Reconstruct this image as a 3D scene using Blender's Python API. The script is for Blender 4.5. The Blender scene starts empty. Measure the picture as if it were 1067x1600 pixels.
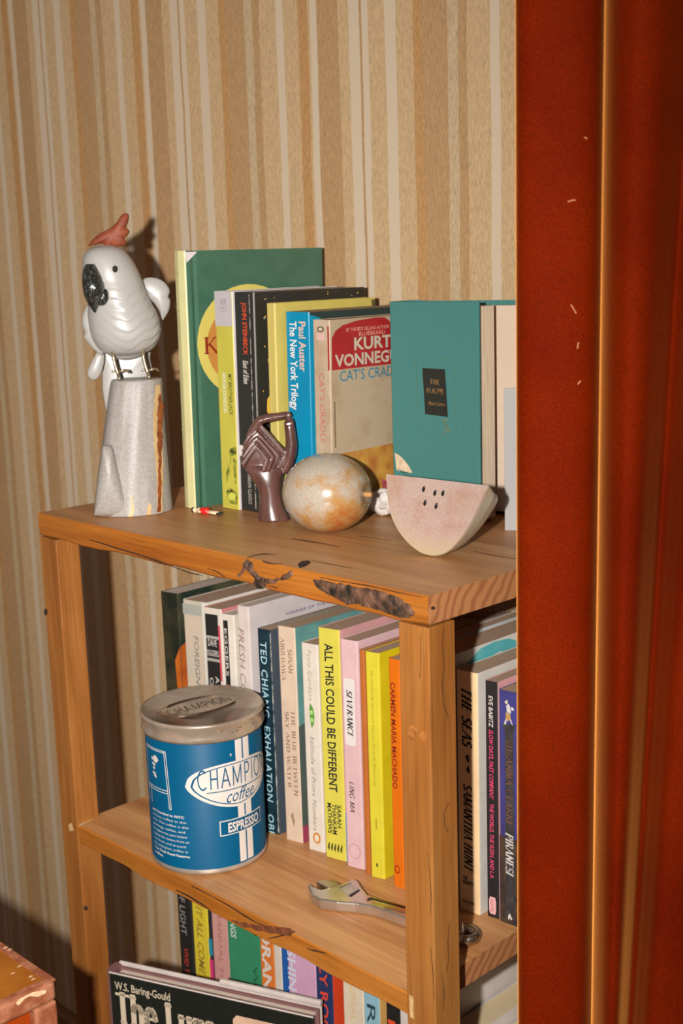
import bpy, bmesh, math, random
from mathutils import Vector, Matrix, noise
random.seed(7)

# ------------------------------------------------------------------ frame of the place
U = .485            # metres per measuring unit (one unit = length of the shelf's front edge)
ZT = .97            # height of the shelf's top surface above the floor
H = .6264           # spacing of the boards, in units
CAM = Vector((1.1514, -1.2929, .4616)); YAW, PIT, ROL = .7942, -.1935, -.0314; FPX = 2015.73
def W(p): return Vector((p[0]*U, p[1]*U, p[2]*U + ZT))
_f = Vector((-math.sin(YAW)*math.cos(PIT), math.cos(YAW)*math.cos(PIT), math.sin(PIT)))
_r = _f.cross(Vector((0, 0, 1))).normalized(); _u = _r.cross(_f)
R_ = _r*math.cos(ROL) + _u*math.sin(ROL); U_ = -_r*math.sin(ROL) + _u*math.cos(ROL)
def ray(x, y): return _f + R_*((x-533.5)/FPX) - U_*((y-800)/FPX)
def onz(x, y, z): d = ray(x, y); return CAM + d*((z-CAM.z)/d.z)
def ony(x, y, Y): d = ray(x, y); return CAM + d*((Y-CAM.y)/d.y)
def onx(x, y, X): d = ray(x, y); return CAM + d*((X-CAM.x)/d.x)

# ------------------------------------------------------------------ camera, world, light, exposure
S = bpy.context.scene
COL = S.collection
cd = bpy.data.cameras.new('camera'); cam = bpy.data.objects.new('camera', cd); COL.objects.link(cam)
cd.sensor_fit = 'VERTICAL'; cd.sensor_height = 36; cd.sensor_width = 24; cd.lens = 36*FPX/1600
cd.clip_start = .02
M = Matrix((( R_.x, U_.x, -_f.x, 0), (R_.y, U_.y, -_f.y, 0), (R_.z, U_.z, -_f.z, 0), (0, 0, 0, 1)))
cam.matrix_world = Matrix.Translation(W(CAM)) @ M
cd.dof.use_dof = True; cd.dof.focus_distance = 1.0; cd.dof.aperture_fstop = 11
S.camera = cam
w = bpy.data.worlds.new('world'); S.world = w; w.use_nodes = True
w.node_tree.nodes['Background'].inputs[0].default_value = (1.0, .76, .66, 1)
w.node_tree.nodes['Background'].inputs[1].default_value = .14
fl = bpy.data.lights.new('camera_flash', 'SPOT'); fl.energy = 126; fl.shadow_soft_size = .012; fl.color = (1, .975, .94)
fl.spot_size = math.radians(152); fl.spot_blend = 1.0
flo = bpy.data.objects.new('camera_flash', fl); COL.objects.link(flo); flo.location = W((1.05, -1.50, .50))
flo.rotation_euler = Vector((-math.sin(math.radians(83)), math.cos(math.radians(83)), -.26)).to_track_quat('-Z', 'Y').to_euler()
S.view_settings.view_transform = 'Standard'; S.view_settings.look = 'None'
S.view_settings.exposure = 0; S.view_settings.gamma = 1; S.view_settings.use_curve_mapping = False

# ------------------------------------------------------------------ materials
GAIN = .97
def lin(c):
    c /= 255.; return c/12.92 if c <= .04045 else ((c+.055)/1.055)**2.4
def col(r, g, b, k=1.): return tuple(min(.9, lin(v)*GAIN*k) for v in (r, g, b)) + (1,)
_mats = {}
def N(nt, t, **kw):
    n = nt.nodes.new(t)
    for k, v in kw.items(): setattr(n, k, v)
    return n
def mat(name, rgb, rough=.55, spec=.4, var=.08, scale=40, stretch=(1, 1, 1), bump=0, bscale=None, metal=0, coat=0, rgb2=None, sheen=0, detail=4, contrast=(.35, .65)):
    if name in _mats: return _mats[name]
    m = bpy.data.materials.new(name); m.use_nodes = True; nt = m.node_tree
    b = nt.nodes['Principled BSDF']; L = nt.links.new
    b.inputs['Roughness'].default_value = rough; b.inputs['Specular IOR Level'].default_value = spec
    b.inputs['Metallic'].default_value = metal; b.inputs['Coat Weight'].default_value = coat
    b.inputs['Coat Roughness'].default_value = .08
    tc = N(nt, 'ShaderNodeTexCoord'); mp = N(nt, 'ShaderNodeMapping'); mp.inputs['Scale'].default_value = stretch
    L(tc.outputs['Object'], mp.inputs['Vector'])
    nz = N(nt, 'ShaderNodeTexNoise'); nz.inputs['Scale'].default_value = scale; nz.inputs['Detail'].default_value = detail
    L(mp.outputs[0], nz.inputs['Vector'])
    cr = N(nt, 'ShaderNodeValToRGB'); c = col(*rgb)
    cr.color_ramp.elements[0].position = contrast[0]; cr.color_ramp.elements[1].position = contrast[1]
    if rgb2: a, d = col(*rgb2), c
    else: a, d = tuple(v*(1-var) for v in c[:3])+(1,), tuple(min(.92, v*(1+var)) for v in c[:3])+(1,)
    cr.color_ramp.elements[0].color = a; cr.color_ramp.elements[1].color = d
    L(nz.outputs['Fac'], cr.inputs[0]); L(cr.outputs[0], b.inputs['Base Color'])
    if bump:
        n2 = N(nt, 'ShaderNodeTexNoise'); n2.inputs['Scale'].default_value = bscale or scale*4; n2.inputs['Detail'].default_value = 3
        L(mp.outputs[0], n2.inputs['Vector'])
        bp = N(nt, 'ShaderNodeBump'); bp.inputs['Strength'].default_value = bump; bp.inputs['Distance'].default_value = .001
        L(n2.outputs['Fac'], bp.inputs['Height']); L(bp.outputs[0], b.inputs['Normal'])
    if sheen:
        b.inputs['Sheen Weight'].default_value = sheen; b.inputs['Sheen Roughness'].default_value = .35
    _mats[name] = m; return m
def ink(r, g, b): return mat('ink_%d_%d_%d' % (r, g, b), (r, g, b), rough=.6, var=.03, spec=.3)
def paint(r, g, b, rough=.42): return mat('card_%d_%d_%d' % (r, g, b), (r, g, b), rough=rough, var=.05, scale=60, spec=.4, bump=.04)

# ------------------------------------------------------------------ mesh helpers
def mesh_obj(name, verts, faces, mats, parent=None, fm=None, smooth=False, recalc=True):
    me = bpy.data.meshes.new(name); me.from_pydata([tuple(v) for v in verts], [], faces)
    for m in (mats if isinstance(mats, (list, tuple)) else [mats]): me.materials.append(m)
    if fm:
        for p, i in zip(me.polygons, fm): p.material_index = i
    if recalc:
        bm = bmesh.new(); bm.from_mesh(me); bmesh.ops.recalc_face_normals(bm, faces=bm.faces); bm.to_mesh(me); bm.free()
    if smooth:
        for p in me.polygons: p.use_smooth = True
    me.update()
    o = bpy.data.objects.new(name, me); COL.objects.link(o)
    if parent: o.parent = parent
    return o
def tag(o, label=None, cat=None, group=None, kind=None):
    if label: o['label'] = label
    if cat: o['category'] = cat
    if group: o['group'] = group
    if kind: o['kind'] = kind
    return o
def empty(name, loc, rz=0., ry=0.):
    o = bpy.data.objects.new(name, None); COL.objects.link(o); o.location = loc; o.rotation_euler = (0, ry, rz)
    o.empty_display_size = .02; return o
def box_vf(x0, x1, y0, y1, z0, z1):
    v = [(x, y, z) for x in (x0, x1) for y in (y0, y1) for z in (z0, z1)]
    return v, [(0, 1, 3, 2), (4, 6, 7, 5), (0, 4, 5, 1), (2, 3, 7, 6), (0, 2, 6, 4), (1, 5, 7, 3)]
def bev_box(name, b, m, parent=None, bev=.0015, seg=2, fmat=None):
    v, f = box_vf(*b); bm = bmesh.new(); vs = [bm.verts.new(p) for p in v]
    for q in f: bm.faces.new([vs[i] for i in q])
    bmesh.ops.recalc_face_normals(bm, faces=bm.faces)
    if bev: bmesh.ops.bevel(bm, geom=bm.edges[:], offset=bev, segments=seg, affect='EDGES', profile=.5)
    ms = m if isinstance(m, (list, tuple)) else [m]
    if fmat:
        for fc in bm.faces: fc.material_index = fmat(fc.normal)
    me = bpy.data.meshes.new(name); bm.to_mesh(me); bm.free()
    for q in ms: me.materials.append(q)
    o = bpy.data.objects.new(name, me); COL.objects.link(o)
    if parent: o.parent = parent
    return o
def prism(name, pts, z0, z1, m, parent=None, bev=.0, axis=None, seg=2):
    """extrude polygon; axis maps (a,b,h)->xyz"""
    ax = axis or (lambda a, b, h: (a, b, h))
    bm = bmesh.new(); n = len(pts)
    a = [bm.verts.new(ax(p[0], p[1], z0)) for p in pts]; b = [bm.verts.new(ax(p[0], p[1], z1)) for p in pts]
    bm.faces.new(a); bm.faces.new(b)
    for i in range(n): bm.faces.new((a[i], a[(i+1) % n], b[(i+1) % n], b[i]))
    bmesh.ops.recalc_face_normals(bm, faces=bm.faces)
    if bev: bmesh.ops.bevel(bm, geom=bm.edges[:], offset=bev, segments=seg, affect='EDGES', profile=.5)
    bmesh.ops.triangulate(bm, faces=[f for f in bm.faces if len(f.verts) > 4])
    me = bpy.data.meshes.new(name); bm.to_mesh(me); bm.free(); me.materials.append(m)
    o = bpy.data.objects.new(name, me); COL.objects.link(o)
    if parent: o.parent = parent
    return o
def catmull(P, n):
    """P list of tuples; returns n samples"""
    k = len(P); out = []
    for i in range(n):
        t = i*(k-1)/(n-1); j = min(int(t), k-2); s = t-j
        p0, p1, p2, p3 = P[max(j-1, 0)], P[j], P[j+1], P[min(j+2, k-1)]
        out.append(tuple(.5*(2*b + (c-a)*s + (2*a-5*b+4*c-d)*s*s + (3*b-a-3*c+d)*s**3) for a, b, c, d in zip(p0, p1, p2, p3)))
    return out
def lathe(name, prof, m, parent=None, seg=64, fm=None, smooth=True):
    v = []; f = []; k = len(prof); idx = []
    for i in range(seg):
        a = 2*math.pi*i/seg
        for r, z in prof: v.append((r*math.cos(a), r*math.sin(a), z))
    for i in range(seg):
        j = (i+1) % seg
        for q in range(k-1):
            f.append((i*k+q, j*k+q, j*k+q+1, i*k+q+1)); idx.append(fm[q] if fm else 0)
    o = mesh_obj(name, v, f, m, parent, idx, smooth); return o
def loft(sections, seg=40, rings=None, disp=None):
    """sections (z,cx,cy,rx,ry)"""
    secs = catmull(sections, rings) if rings else sections
    v = []; f = []
    for (z, cx, cy, rx, ry) in secs:
        for i in range(seg):
            a = 2*math.pi*i/seg; x = cx+rx*math.cos(a); y = cy+ry*math.sin(a)
            if disp:
                k = disp(x-cx, y-cy, z, rx, ry, math.cos(a), math.sin(a)); x += math.cos(a)*k; y += math.sin(a)*k
            v.append((x, y, z))
    for q in range(len(secs)-1):
        for i in range(seg):
            j = (i+1) % seg; f.append((q*seg+i, q*seg+j, (q+1)*seg+j, (q+1)*seg+i))
    f.append(tuple(range(seg))); f.append(tuple((len(secs)-1)*seg+i for i in range(seg)))
    return v, f
def tube_vf(pts, rad, seg=8, flat=1.):
    v = []; f = []; pts = [Vector(p) for p in pts]; n = len(pts)
    rad = rad if isinstance(rad, (list, tuple)) else [rad]*n
    up = Vector((0, 1, 0))
    for i, p in enumerate(pts):
        d = (pts[min(i+1, n-1)]-pts[max(i-1, 0)]).normalized()
        if abs(d.dot(up)) > .95: up = Vector((1, 0, 0))
        s = d.cross(up).normalized(); t = s.cross(d)
        for k in range(seg):
            a = 2*math.pi*(k+.5)/seg; v.append(p+s*math.cos(a)*rad[i]+t*math.sin(a)*rad[i]*flat)
    for i in range(n-1):
        for k in range(seg):
            j = (k+1) % seg; f.append((i*seg+k, i*seg+j, (i+1)*seg+j, (i+1)*seg+k))
    f.append(tuple(range(seg))); f.append(tuple((n-1)*seg+k for k in range(seg)))
    return v, f
def join_vf(parts):
    V = []; Fc = []
    for v, f in parts:
        o = len(V); V += list(v); Fc += [tuple(i+o for i in q) for q in f]
    return V, Fc
def inflate(outline, depth, y0=0., rings=6, c=None, p=.5):
    """pillow from an outline of (x,z)"""
    n = len(outline); c = c or (sum(q[0] for q in outline)/n, sum(q[1] for q in outline)/n)
    v = []; f = []; lay = []
    for side in (-1, 1):
        for k in range(rings):
            s = math.cos(k/(rings-1)*math.pi/2*.97) if k < rings-1 else .04
            if side == 1 and k == 0: lay.append(None); continue
            y = side*depth*(max(0, 1-s*s))**p
            lay.append(len(v))
            for q in outline: v.append((c[0]+(q[0]-c[0])*s, y0+y, c[1]+(q[1]-c[1])*s))
    def ring(side, k): return lay[0] if k == 0 else lay[(0 if side < 0 else rings)+k]
    for side in (-1, 1):
        for k in range(rings-1):
            a, b = ring(side, k), ring(side, k+1)
            for i in range(n):
                j = (i+1) % n; f.append((a+i, a+j, b+j, b+i))
        f.append(tuple(ring(side, rings-1)+i for i in range(n)))
    return v, f
def smooth_outline(pts, n): return catmull(list(pts)+[pts[0]], n+1)[:-1]
def remesh(name, v, f, voxel, m, parent=None, it=3):
    o = mesh_obj(name+'_tmp', v, f, m)
    md = o.modifiers.new('r', 'REMESH'); md.mode = 'VOXEL'; md.voxel_size = voxel
    sm = o.modifiers.new('s', 'SMOOTH'); sm.factor = .5; sm.iterations = it
    bpy.context.view_layer.update()
    me = bpy.data.meshes.new_from_object(o.evaluated_get(bpy.context.evaluated_depsgraph_get()))
    bpy.data.objects.remove(o, do_unlink=True)
    me.name = name
    for p in me.polygons: p.use_smooth = True
    o = bpy.data.objects.new(name, me); COL.objects.link(o)
    if parent: o.parent = parent
    return o

# ------------------------------------------------------------------ lettering
_tc = {}
def sans(s, bold=0., shear=0., space=1.):
    key = (s, bold, shear, space)
    if key in _tc: return _tc[key]
    c = bpy.data.curves.new('t', 'FONT'); c.body = s; c.size = 1; c.offset = bold; c.resolution_u = 2; c.shear = shear; c.space_character = space
    o = bpy.data.objects.new('t', c); me = o.to_mesh()
    v = [(p.co.x, p.co.y) for p in me.vertices]; f = [tuple(p.vertices) for p in me.polygons]
    o.to_mesh_clear(); bpy.data.objects.remove(o); bpy.data.curves.remove(c)
    k = 1/.729
    v = [(x*k, y*k) for x, y in v]
    x0 = min(p[0] for p in v); v = [(x-x0, y) for x, y in v]
    _tc[key] = (v, f, max(p[0] for p in v)); return _tc[key]
def arc(cx, cy, rx, ry, a0, a1, n=10): return [(cx+rx*math.cos(math.radians(a0+(a1-a0)*i/n)), cy+ry*math.sin(math.radians(a0+(a1-a0)*i/n))) for i in range(n+1)]
GL = {  # width, strokes, serif feet
 'A': (.8, [[(.08, 0), (.4, 1)], [(.4, 1), (.72, 0)], [(.2, .35), (.6, .35)]], [(.08, 0), (.72, 0)]),
 'B': (.68, [[(.16, 0), (.16, 1)], [(.16, 1), (.38, 1)]+arc(.38, .76, .17, .24, 90, -90, 6)+[(.16, .52)], [(.38, .52)]+arc(.4, .26, .2, .26, 90, -90, 6)+[(.16, 0)]], [(.16, 0), (.16, 1)]),
 'C': (.78, [arc(.42, .5, .34, .5, 50, 310, 14)], []),
 'D': (.8, [[(.16, 0), (.16, 1)], [(.16, 1), (.34, 1)]+arc(.34, .5, .38, .5, 90, -90, 10)+[(.16, 0)]], [(.16, 0), (.16, 1)]),
 'E': (.64, [[(.16, 0), (.16, 1)], [(.16, .98), (.56, .98)], [(.16, .52), (.46, .52)], [(.16, .02), (.58, .02)]], [(.16, 0), (.16, 1)]),
 'F': (.6, [[(.16, 0), (.16, 1)], [(.16, .98), (.55, .98)], [(.16, .52), (.45, .52)]], [(.16, 0), (.16, 1)]),
 'G': (.82, [arc(.42, .5, .34, .5, 50, 320, 14), [(.69, .05), (.69, .42)]], [(.69, .42)]),
 'H': (.8, [[(.16, 0), (.16, 1)], [(.64, 0), (.64, 1)], [(.16, .52), (.64, .52)]], [(.16, 0), (.16, 1), (.64, 0), (.64, 1)]),
 'I': (.34, [[(.17, 0), (.17, 1)]], [(.17, 0), (.17, 1)]),
 'J': (.44, [[(.28, 1), (.28, .2)]+arc(.15, .15, .13, .2, 0, -110, 5)], [(.28, 1)]),
 'K': (.76, [[(.16, 0), (.16, 1)], [(.62, 1), (.18, .45)], [(.3, .58), (.68, 0)]], [(.16, 0), (.16, 1), (.62, 1), (.68, 0)]),
 'L': (.6, [[(.16, 0), (.16, 1)], [(.16, .02), (.56, .02)]], [(.16, 0), (.16, 1)]),
 'M': (.96, [[(.14, 0), (.16, 1)], [(.16, 1), (.48, .1)], [(.48, .1), (.8, 1)], [(.8, 1), (.82, 0)]], [(.14, 0), (.82, 0), (.14, 1), (.82, 1)]),
 'N': (.84, [[(.15, 0), (.15, 1)], [(.15, 1), (.68, 0)], [(.68, 0), (.68, 1)]], [(.15, 0), (.15, 1), (.68, 1)]),
 'O': (.84, [arc(.42, .5, .35, .5, 0, 360, 20)], []),
 'P': (.66, [[(.16, 0), (.16, 1)], [(.16, 1), (.38, 1)]+arc(.38, .73, .19, .27, 90, -90, 6)+[(.16, .46)]], [(.16, 0), (.16, 1)]),
 'Q': (.84, [arc(.42, .5, .35, .5, 0, 360, 20), [(.45, .2), (.78, -.15)]], []),
 'R': (.74, [[(.16, 0), (.16, 1)], [(.16, 1), (.38, 1)]+arc(.38, .75, .18, .25, 90, -90, 6)+[(.16, .5)], [(.36, .5), (.66, 0)]], [(.16, 0), (.16, 1), (.66, 0)]),
 'S': (.6, [arc(.3, .75, .2, .25, 40, 200, 8)+arc(.3, .25, .22, .27, 110, -150, 12)], []),
 'T': (.7, [[(.35, 0), (.35, 1)], [(.05, .97), (.65, .97)]], [(.35, 0)]),
 'U': (.8, [[(.16, 1), (.16, .3)]+arc(.4, .3, .24, .3, 180, 360, 10)+[(.64, 1)]], [(.16, 1), (.64, 1)]),
 'V': (.76, [[(.08, 1), (.38, 0)], [(.38, 0), (.68, 1)]], [(.08, 1), (.68, 1)]),
 'W': (1.05, [[(.06, 1), (.3, 0)], [(.3, 0), (.52, .9)], [(.52, .9), (.76, 0)], [(.76, 0), (.98, 1)]], [(.06, 1), (.98, 1)]),
 'X': (.74, [[(.1, 1), (.64, 0)], [(.1, 0), (.64, 1)]], [(.1, 0), (.64, 0), (.1, 1), (.64, 1)]),
 'Y': (.72, [[(.08, 1), (.36, .48)], [(.64, 1), (.36, .48)], [(.36, .48), (.36, 0)]], [(.08, 1), (.64, 1), (.36, 0)]),
 'Z': (.66, [[(.1, .98), (.56, .98), (.08, .02), (.58, .02)]], []),
 'h': (.66, [[(.14, 0), (.14, 1)], [(.14, .5)]+arc(.32, .5, .18, .2, 150, 0, 6)+[(.5, 0)]], [(.14, 0), (.5, 0), (.14, 1)]),
 'e': (.56, [[(.1, .37), (.46, .37)]+arc(.28, .35, .2, .35, 5, 315, 14)], []),
 'u': (.66, [[(.14, .7), (.14, .2)]+arc(.31, .2, .17, .2, 180, 330, 6), [(.5, .7), (.5, 0)]], [(.14, .7), (.5, .7), (.5, 0)]),
 'r': (.48, [[(.14, 0), (.14, .7)], [(.14, .45)]+arc(.32, .48, .16, .2, 150, 40, 5)], [(.14, 0), (.14, .7)]),
 't': (.44, [[(.18, .95), (.18, .12)]+arc(.3, .14, .12, .14, 180, 320, 5), [(.02, .68), (.38, .68)]], []),
 'o': (.6, [arc(.3, .35, .21, .35, 0, 360, 16)], []),
 'f': (.42, [[(.16, 0), (.16, .75)]+arc(.3, .78, .14, .2, 180, 40, 6), [(.02, .66), (.34, .66)]], [(.16, 0)]),
 '-': (.8, [[(.1, .5), (.7, .5)]], []), "'": (.2, [[(.1, 1), (.1, .8)]], []), ' ': (.38, [], []), '.': (.25, [[(.12, 0), (.12, .1)]], []), ',': (.25, [[(.12, .08), (.08, -.12)]], []),
}
def strokes(s, T=.15, t=.06, serif=True, shear=0., track=.04):
    key = ('s', s, T, t, serif, shear, track)
    if key in _tc: return _tc[key]
    v = []; f = []; x0 = 0.
    def seg(a, b, wd):
        d = Vector((b[0]-a[0], b[1]-a[1]))
        if d.length < 1e-6: return
        e = d.normalized(); n = Vector((-e.y, e.x))*wd/2; e = e*wd*.25
        o = len(v)
        for q in (Vector(a)-e+n, Vector(a)-e-n, Vector(b)+e-n, Vector(b)+e+n): v.append((q.x+x0, q.y))
        f.append((o, o+1, o+2, o+3))
    for ch in s:
        wd, st, sf = GL.get(ch, GL[' '])
        for pl in st:
            for a, b in zip(pl, pl[1:]):
                dx, dy = b[0]-a[0], b[1]-a[1]; l = math.hypot(dx, dy) or 1
                k = abs(dy)/l
                if serif and len(pl) == 2 and abs(dx) > .1 and dx*dy > 0: k *= .25
                seg(a, b, t+(T-t)*k)
        if serif:
            for (a, b) in sf: seg((a-.13, b+(t/2 if b < .4 else -t/2)), (a+.13, b+(t/2 if b < .4 else -t/2)), t)
        x0 += wd+track
    v = [(x+shear*y, y) for x, y in v]
    m = min(p[0] for p in v); v = [(x-m, y) for x, y in v]
    _tc[key] = (v, f, max(p[0] for p in v)); return _tc[key]
EPS = .00035
def lettering(parent, glyphs, origin, u, v, size, m, fit=None, warp=None, name='lettering'):
    vs, fs, wd = glyphs; sx = (fit/wd) if fit else size
    u, v, o = Vector(u), Vector(v), Vector(origin)
    if warp: P = [warp(x*sx, y*size) for x, y in vs]
    else: P = [o+u*(x*sx)+v*(y*size) for x, y in vs]
    return mesh_obj(name, P, fs, m, parent, recalc=False)

# ------------------------------------------------------------------ books
PAGE = mat('page_edges', (176, 148, 124), rough=.8, var=.13, scale=1, stretch=(2600, 60, 60), spec=.15)
PAGEW = mat('page_edges_white', (200, 184, 168), rough=.8, var=.1, scale=1, stretch=(2600, 60, 60), spec=.15)
class Book:
    def __init__(s, name, label, x, y, z, th, d, h, spine, front, back=None, yaw=0., lean=0., skew=0., page=PAGE, hard=False, group=None, fx=0.):
        th, d, h = th*U, d*U, h*U; s.th, s.d, s.h, s.k = th, d, h, skew
        p = W((x, y, z)); p.z += abs(math.sin(math.radians(lean)))*th + .0003
        s.root = empty(name, p, math.radians(yaw), math.radians(lean)); tag(s.root, label, 'book', group)
        c = .0024 if hard else .0005; r = min(.003 if hard else .0015, th*.3); mg = .003 if hard else .0004
        out = [(0, d)]
        if hard: out += [(0, .013), (.0013, .0095), (0, .006)]
        out += [(0, r)]+[(r-r*math.cos(a), r-r*math.sin(a)) for a in (math.pi/6, math.pi/3)]+[(r, 0), (th*.5, -.0012 if hard else 0), (th-r, 0)]
        out += [(th-r+r*math.sin(a), r-r*math.cos(a)) for a in (math.pi/6, math.pi/3)]+[(th, r)]
        if hard: out += [(th, .006), (th-.0013, .0095), (th, .013)]
        out += [(th, d)]
        inn = [(th-c, d), (th-c, c), (c, c), (c, d)]
        sh = lambda q: (q[0], q[1]+skew*q[0])
        prof = [sh(q) for q in out+inn]; n = len(prof); no = len(out)
        v = [(a, b, 0) for a, b in prof]+[(a, b, h) for a, b in prof]
        f = []; fm = []
        for i in range(n):
            j = (i+1) % n; f.append((i, j, n+j, n+i))
            if i < no-1:
                xm = (out[i][0]+out[i+1][0])/2; ym = (out[i][1]+out[i+1][1])/2
                fm.append(0 if ym < r*.7 else (1 if xm > th/2 else 2))
            else: fm.append(3)
        ot = list(range(no)); it = list(range(no, n))
        # rim strips
        rim = [(ot[-2], ot[-1], it[0], it[1]), tuple(ot[1:-1]+[it[1], it[2]]), (ot[0], ot[1], it[2], it[3])]
        for q in rim: f.append(q); fm.append(3); f.append(tuple(i+n for i in q)); fm.append(3)
        s.cover = mesh_obj('cover', v, f, [spine, front, back or spine, front if not hard else spine], s.root, fm)
        pv, pf = box_vf(c+.0001, th-c-.0001, c+.0002, d-(mg if hard else .0002), mg, h-mg)
        pv = [(a, b+skew*a, z_) for a, b, z_ in pv]
        mesh_obj('page_block', pv, pf, page, s.root)
    # spine coordinates: cx fraction of width from the left, f fraction of height from the top
    def st(s, g, f0, f1, c=.5, cap=.4, m=None, up=False):
        sz = cap*s.th; xb = c*s.th-sz/2
        if not up: return lettering(s.root, g, (xb, s.k*xb-EPS, s.h*(1-f0)), (0, 0, -1), (1, s.k, 0), sz, m, fit=(f1-f0)*s.h)
        xb = c*s.th+sz/2
        return lettering(s.root, g, (xb, s.k*xb-EPS, s.h*(1-f1)), (0, 0, 1), (-1, -s.k, 0), sz, m, fit=(f1-f0)*s.h)
    def sh(s, g, x0, x1, f, cap, m):   # horizontal words on the spine
        return lettering(s.root, g, (x0*s.th, s.k*x0*s.th-EPS, s.h*(1-f)), (1, s.k, 0), (0, 0, 1), cap*s.h, m, fit=(x1-x0)*s.th)
    def sp(s, pts, m, e=.8, name='printed_patch'):
        v = [(a*s.th, s.k*a*s.th-EPS*e, s.h*(1-b)) for a, b in pts]; return mesh_obj(name, v, [tuple(range(len(v)))], m, s.root, recalc=False)
    def sr(s, x0, x1, f0, f1, m, e=.8): return s.sp([(x0, f1), (x1, f1), (x1, f0), (x0, f0)], m, e)
    def fp(s, pts, m, e=.8, name='printed_patch'):
        v = [(s.th+EPS*e, s.k*s.th+a*s.d, s.h*(1-b)) for a, b in pts]; return mesh_obj(name, v, [tuple(range(len(v)))], m, s.root, recalc=False)
    def ft(s, g, a0, a1, f, cap, m):
        return lettering(s.root, g, (s.th+EPS, s.k*s.th+a0*s.d, s.h*(1-f)), (0, 1, 0), (0, 0, 1), cap*s.h, m, fit=(a1-a0)*s.d)
def B2(x, y, n=24, a0=0, a1=360, rx=1, ry=1): return [(x+rx*math.cos(math.radians(a0+(a1-a0)*i/n)), y+ry*math.sin(math.radians(a0+(a1-a0)*i/n))) for i in range(n)]
# ================================================================== the setting
YW = .6
def wall_material():
    m = bpy.data.materials.new('striped_grasscloth'); m.use_nodes = True; nt = m.node_tree; L = nt.links.new
    b = nt.nodes['Principled BSDF']; b.inputs['Roughness'].default_value = .85; b.inputs['Specular IOR Level'].default_value = .15
    wx = lambda px: ony(px, 98, YW).x*U
    x0, per = wx(433), wx(766)-wx(433)
    LT, TN, BR, OB = (201, 181, 155), (193, 162, 122), (176, 140, 99), (182, 138, 90)
    bands = [(433, LT), (443.5, TN), (466, OB), (481, TN), (485, LT), (496, BR), (529, TN), (545, LT), (561.5, BR), (565.5, LT), (575.5, TN), (602, LT), (618.5, TN), (646, OB), (660, BR), (699, (189, 164, 129)), (715, BR), (730, TN)]
    tc = N(nt, 'ShaderNodeTexCoord'); sx = N(nt, 'ShaderNodeSeparateXYZ'); L(tc.outputs['Object'], sx.inputs[0])
    wob = N(nt, 'ShaderNodeTexNoise'); wob.inputs['Scale'].default_value = 1; wob.inputs['Detail'].default_value = 3
    mpw = N(nt, 'ShaderNodeMapping'); mpw.inputs['Scale'].default_value = (30, 1, 12); L(tc.outputs['Object'], mpw.inputs[0]); L(mpw.outputs[0], wob.inputs['Vector'])
    a1 = N(nt, 'ShaderNodeMath', operation='MULTIPLY_ADD'); L(wob.outputs['Fac'], a1.inputs[0]); a1.inputs[1].default_value = .0045; L(sx.outputs[0], a1.inputs[2])
    a2 = N(nt, 'ShaderNodeMath', operation='SUBTRACT'); L(a1.outputs[0], a2.inputs[0]); a2.inputs[1].default_value = x0+.00225
    a3 = N(nt, 'ShaderNodeMath', operation='DIVIDE'); L(a2.outputs[0], a3.inputs[0]); a3.inputs[1].default_value = per
    a4 = N(nt, 'ShaderNodeMath', operation='FRACT'); L(a3.outputs[0], a4.inputs[0])
    r1 = N(nt, 'ShaderNodeValToRGB'); r2 = N(nt, 'ShaderNodeValToRGB')
    for r in (r1, r2):
        r.color_ramp.interpolation = 'LINEAR'
        while len(r.color_ramp.elements) > 1: r.color_ramp.elements.remove(r.color_ramp.elements[-1])
    r2.color_ramp.interpolation = 'CONSTANT'; first = True
    r1.color_ramp.interpolation = 'CONSTANT'
    for px, c in bands:
        p = (wx(px)-x0)/per
        for r, cc in ((r1, col(*c, 1/GAIN)), (r2, (0, 0, 0, 1) if c == LT else (1, 1, 1, 1))):
            e = r.color_ramp.elements[0] if first else r.color_ramp.elements.new(p)
            if first: e.position = 0
            e.color = cc
        first = False
    L(a4.outputs[0], r1.inputs[0]); L(a4.outputs[0], r2.inputs[0])
    fb = N(nt, 'ShaderNodeTexNoise'); fb.inputs['Scale'].default_value = 1; fb.inputs['Detail'].default_value = 5; fb.inputs['Roughness'].default_value = .65
    mp = N(nt, 'ShaderNodeMapping'); mp.inputs['Scale'].default_value = (900, 1, 170); L(tc.outputs['Object'], mp.inputs[0]); L(mp.outputs[0], fb.inputs['Vector'])
    mr = N(nt, 'ShaderNodeMapRange'); mr.inputs['From Min'].default_value = .3; mr.inputs['From Max'].default_value = .7; mr.inputs['To Min'].default_value = .74; mr.inputs['To Max'].default_value = 1.22
    L(fb.outputs['Fac'], mr.inputs['Value'])
    mxf = N(nt, 'ShaderNodeMix'); mxf.data_type = 'FLOAT'; L(r2.outputs[0], mxf.inputs[0]); mxf.inputs[2].default_value = 1.0; L(mr.outputs[0], mxf.inputs[3])
    mu = N(nt, 'ShaderNodeMix'); mu.data_type = 'RGBA'; mu.blend_type = 'MULTIPLY'; mu.inputs[0].default_value = 1
    L(r1.outputs[0], mu.inputs[6]); cmb = N(nt, 'ShaderNodeCombineColor')
    for i in range(3): L(mxf.outputs[0], cmb.inputs[i])
    L(cmb.outputs[0], mu.inputs[7]); L(mu.outputs[2], b.inputs['Base Color'])
    hm = N(nt, 'ShaderNodeMath', operation='MULTIPLY'); L(fb.outputs['Fac'], hm.inputs[0]); L(r2.outputs[0], hm.inputs[1])
    bp = N(nt, 'ShaderNodeBump'); bp.inputs['Strength'].default_value = .35; bp.inputs['Distance'].default_value = .0012
    L(hm.outputs[0], bp.inputs['Height']); L(bp.outputs[0], b.inputs['Normal'])
    return m
yw = YW*U
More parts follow.
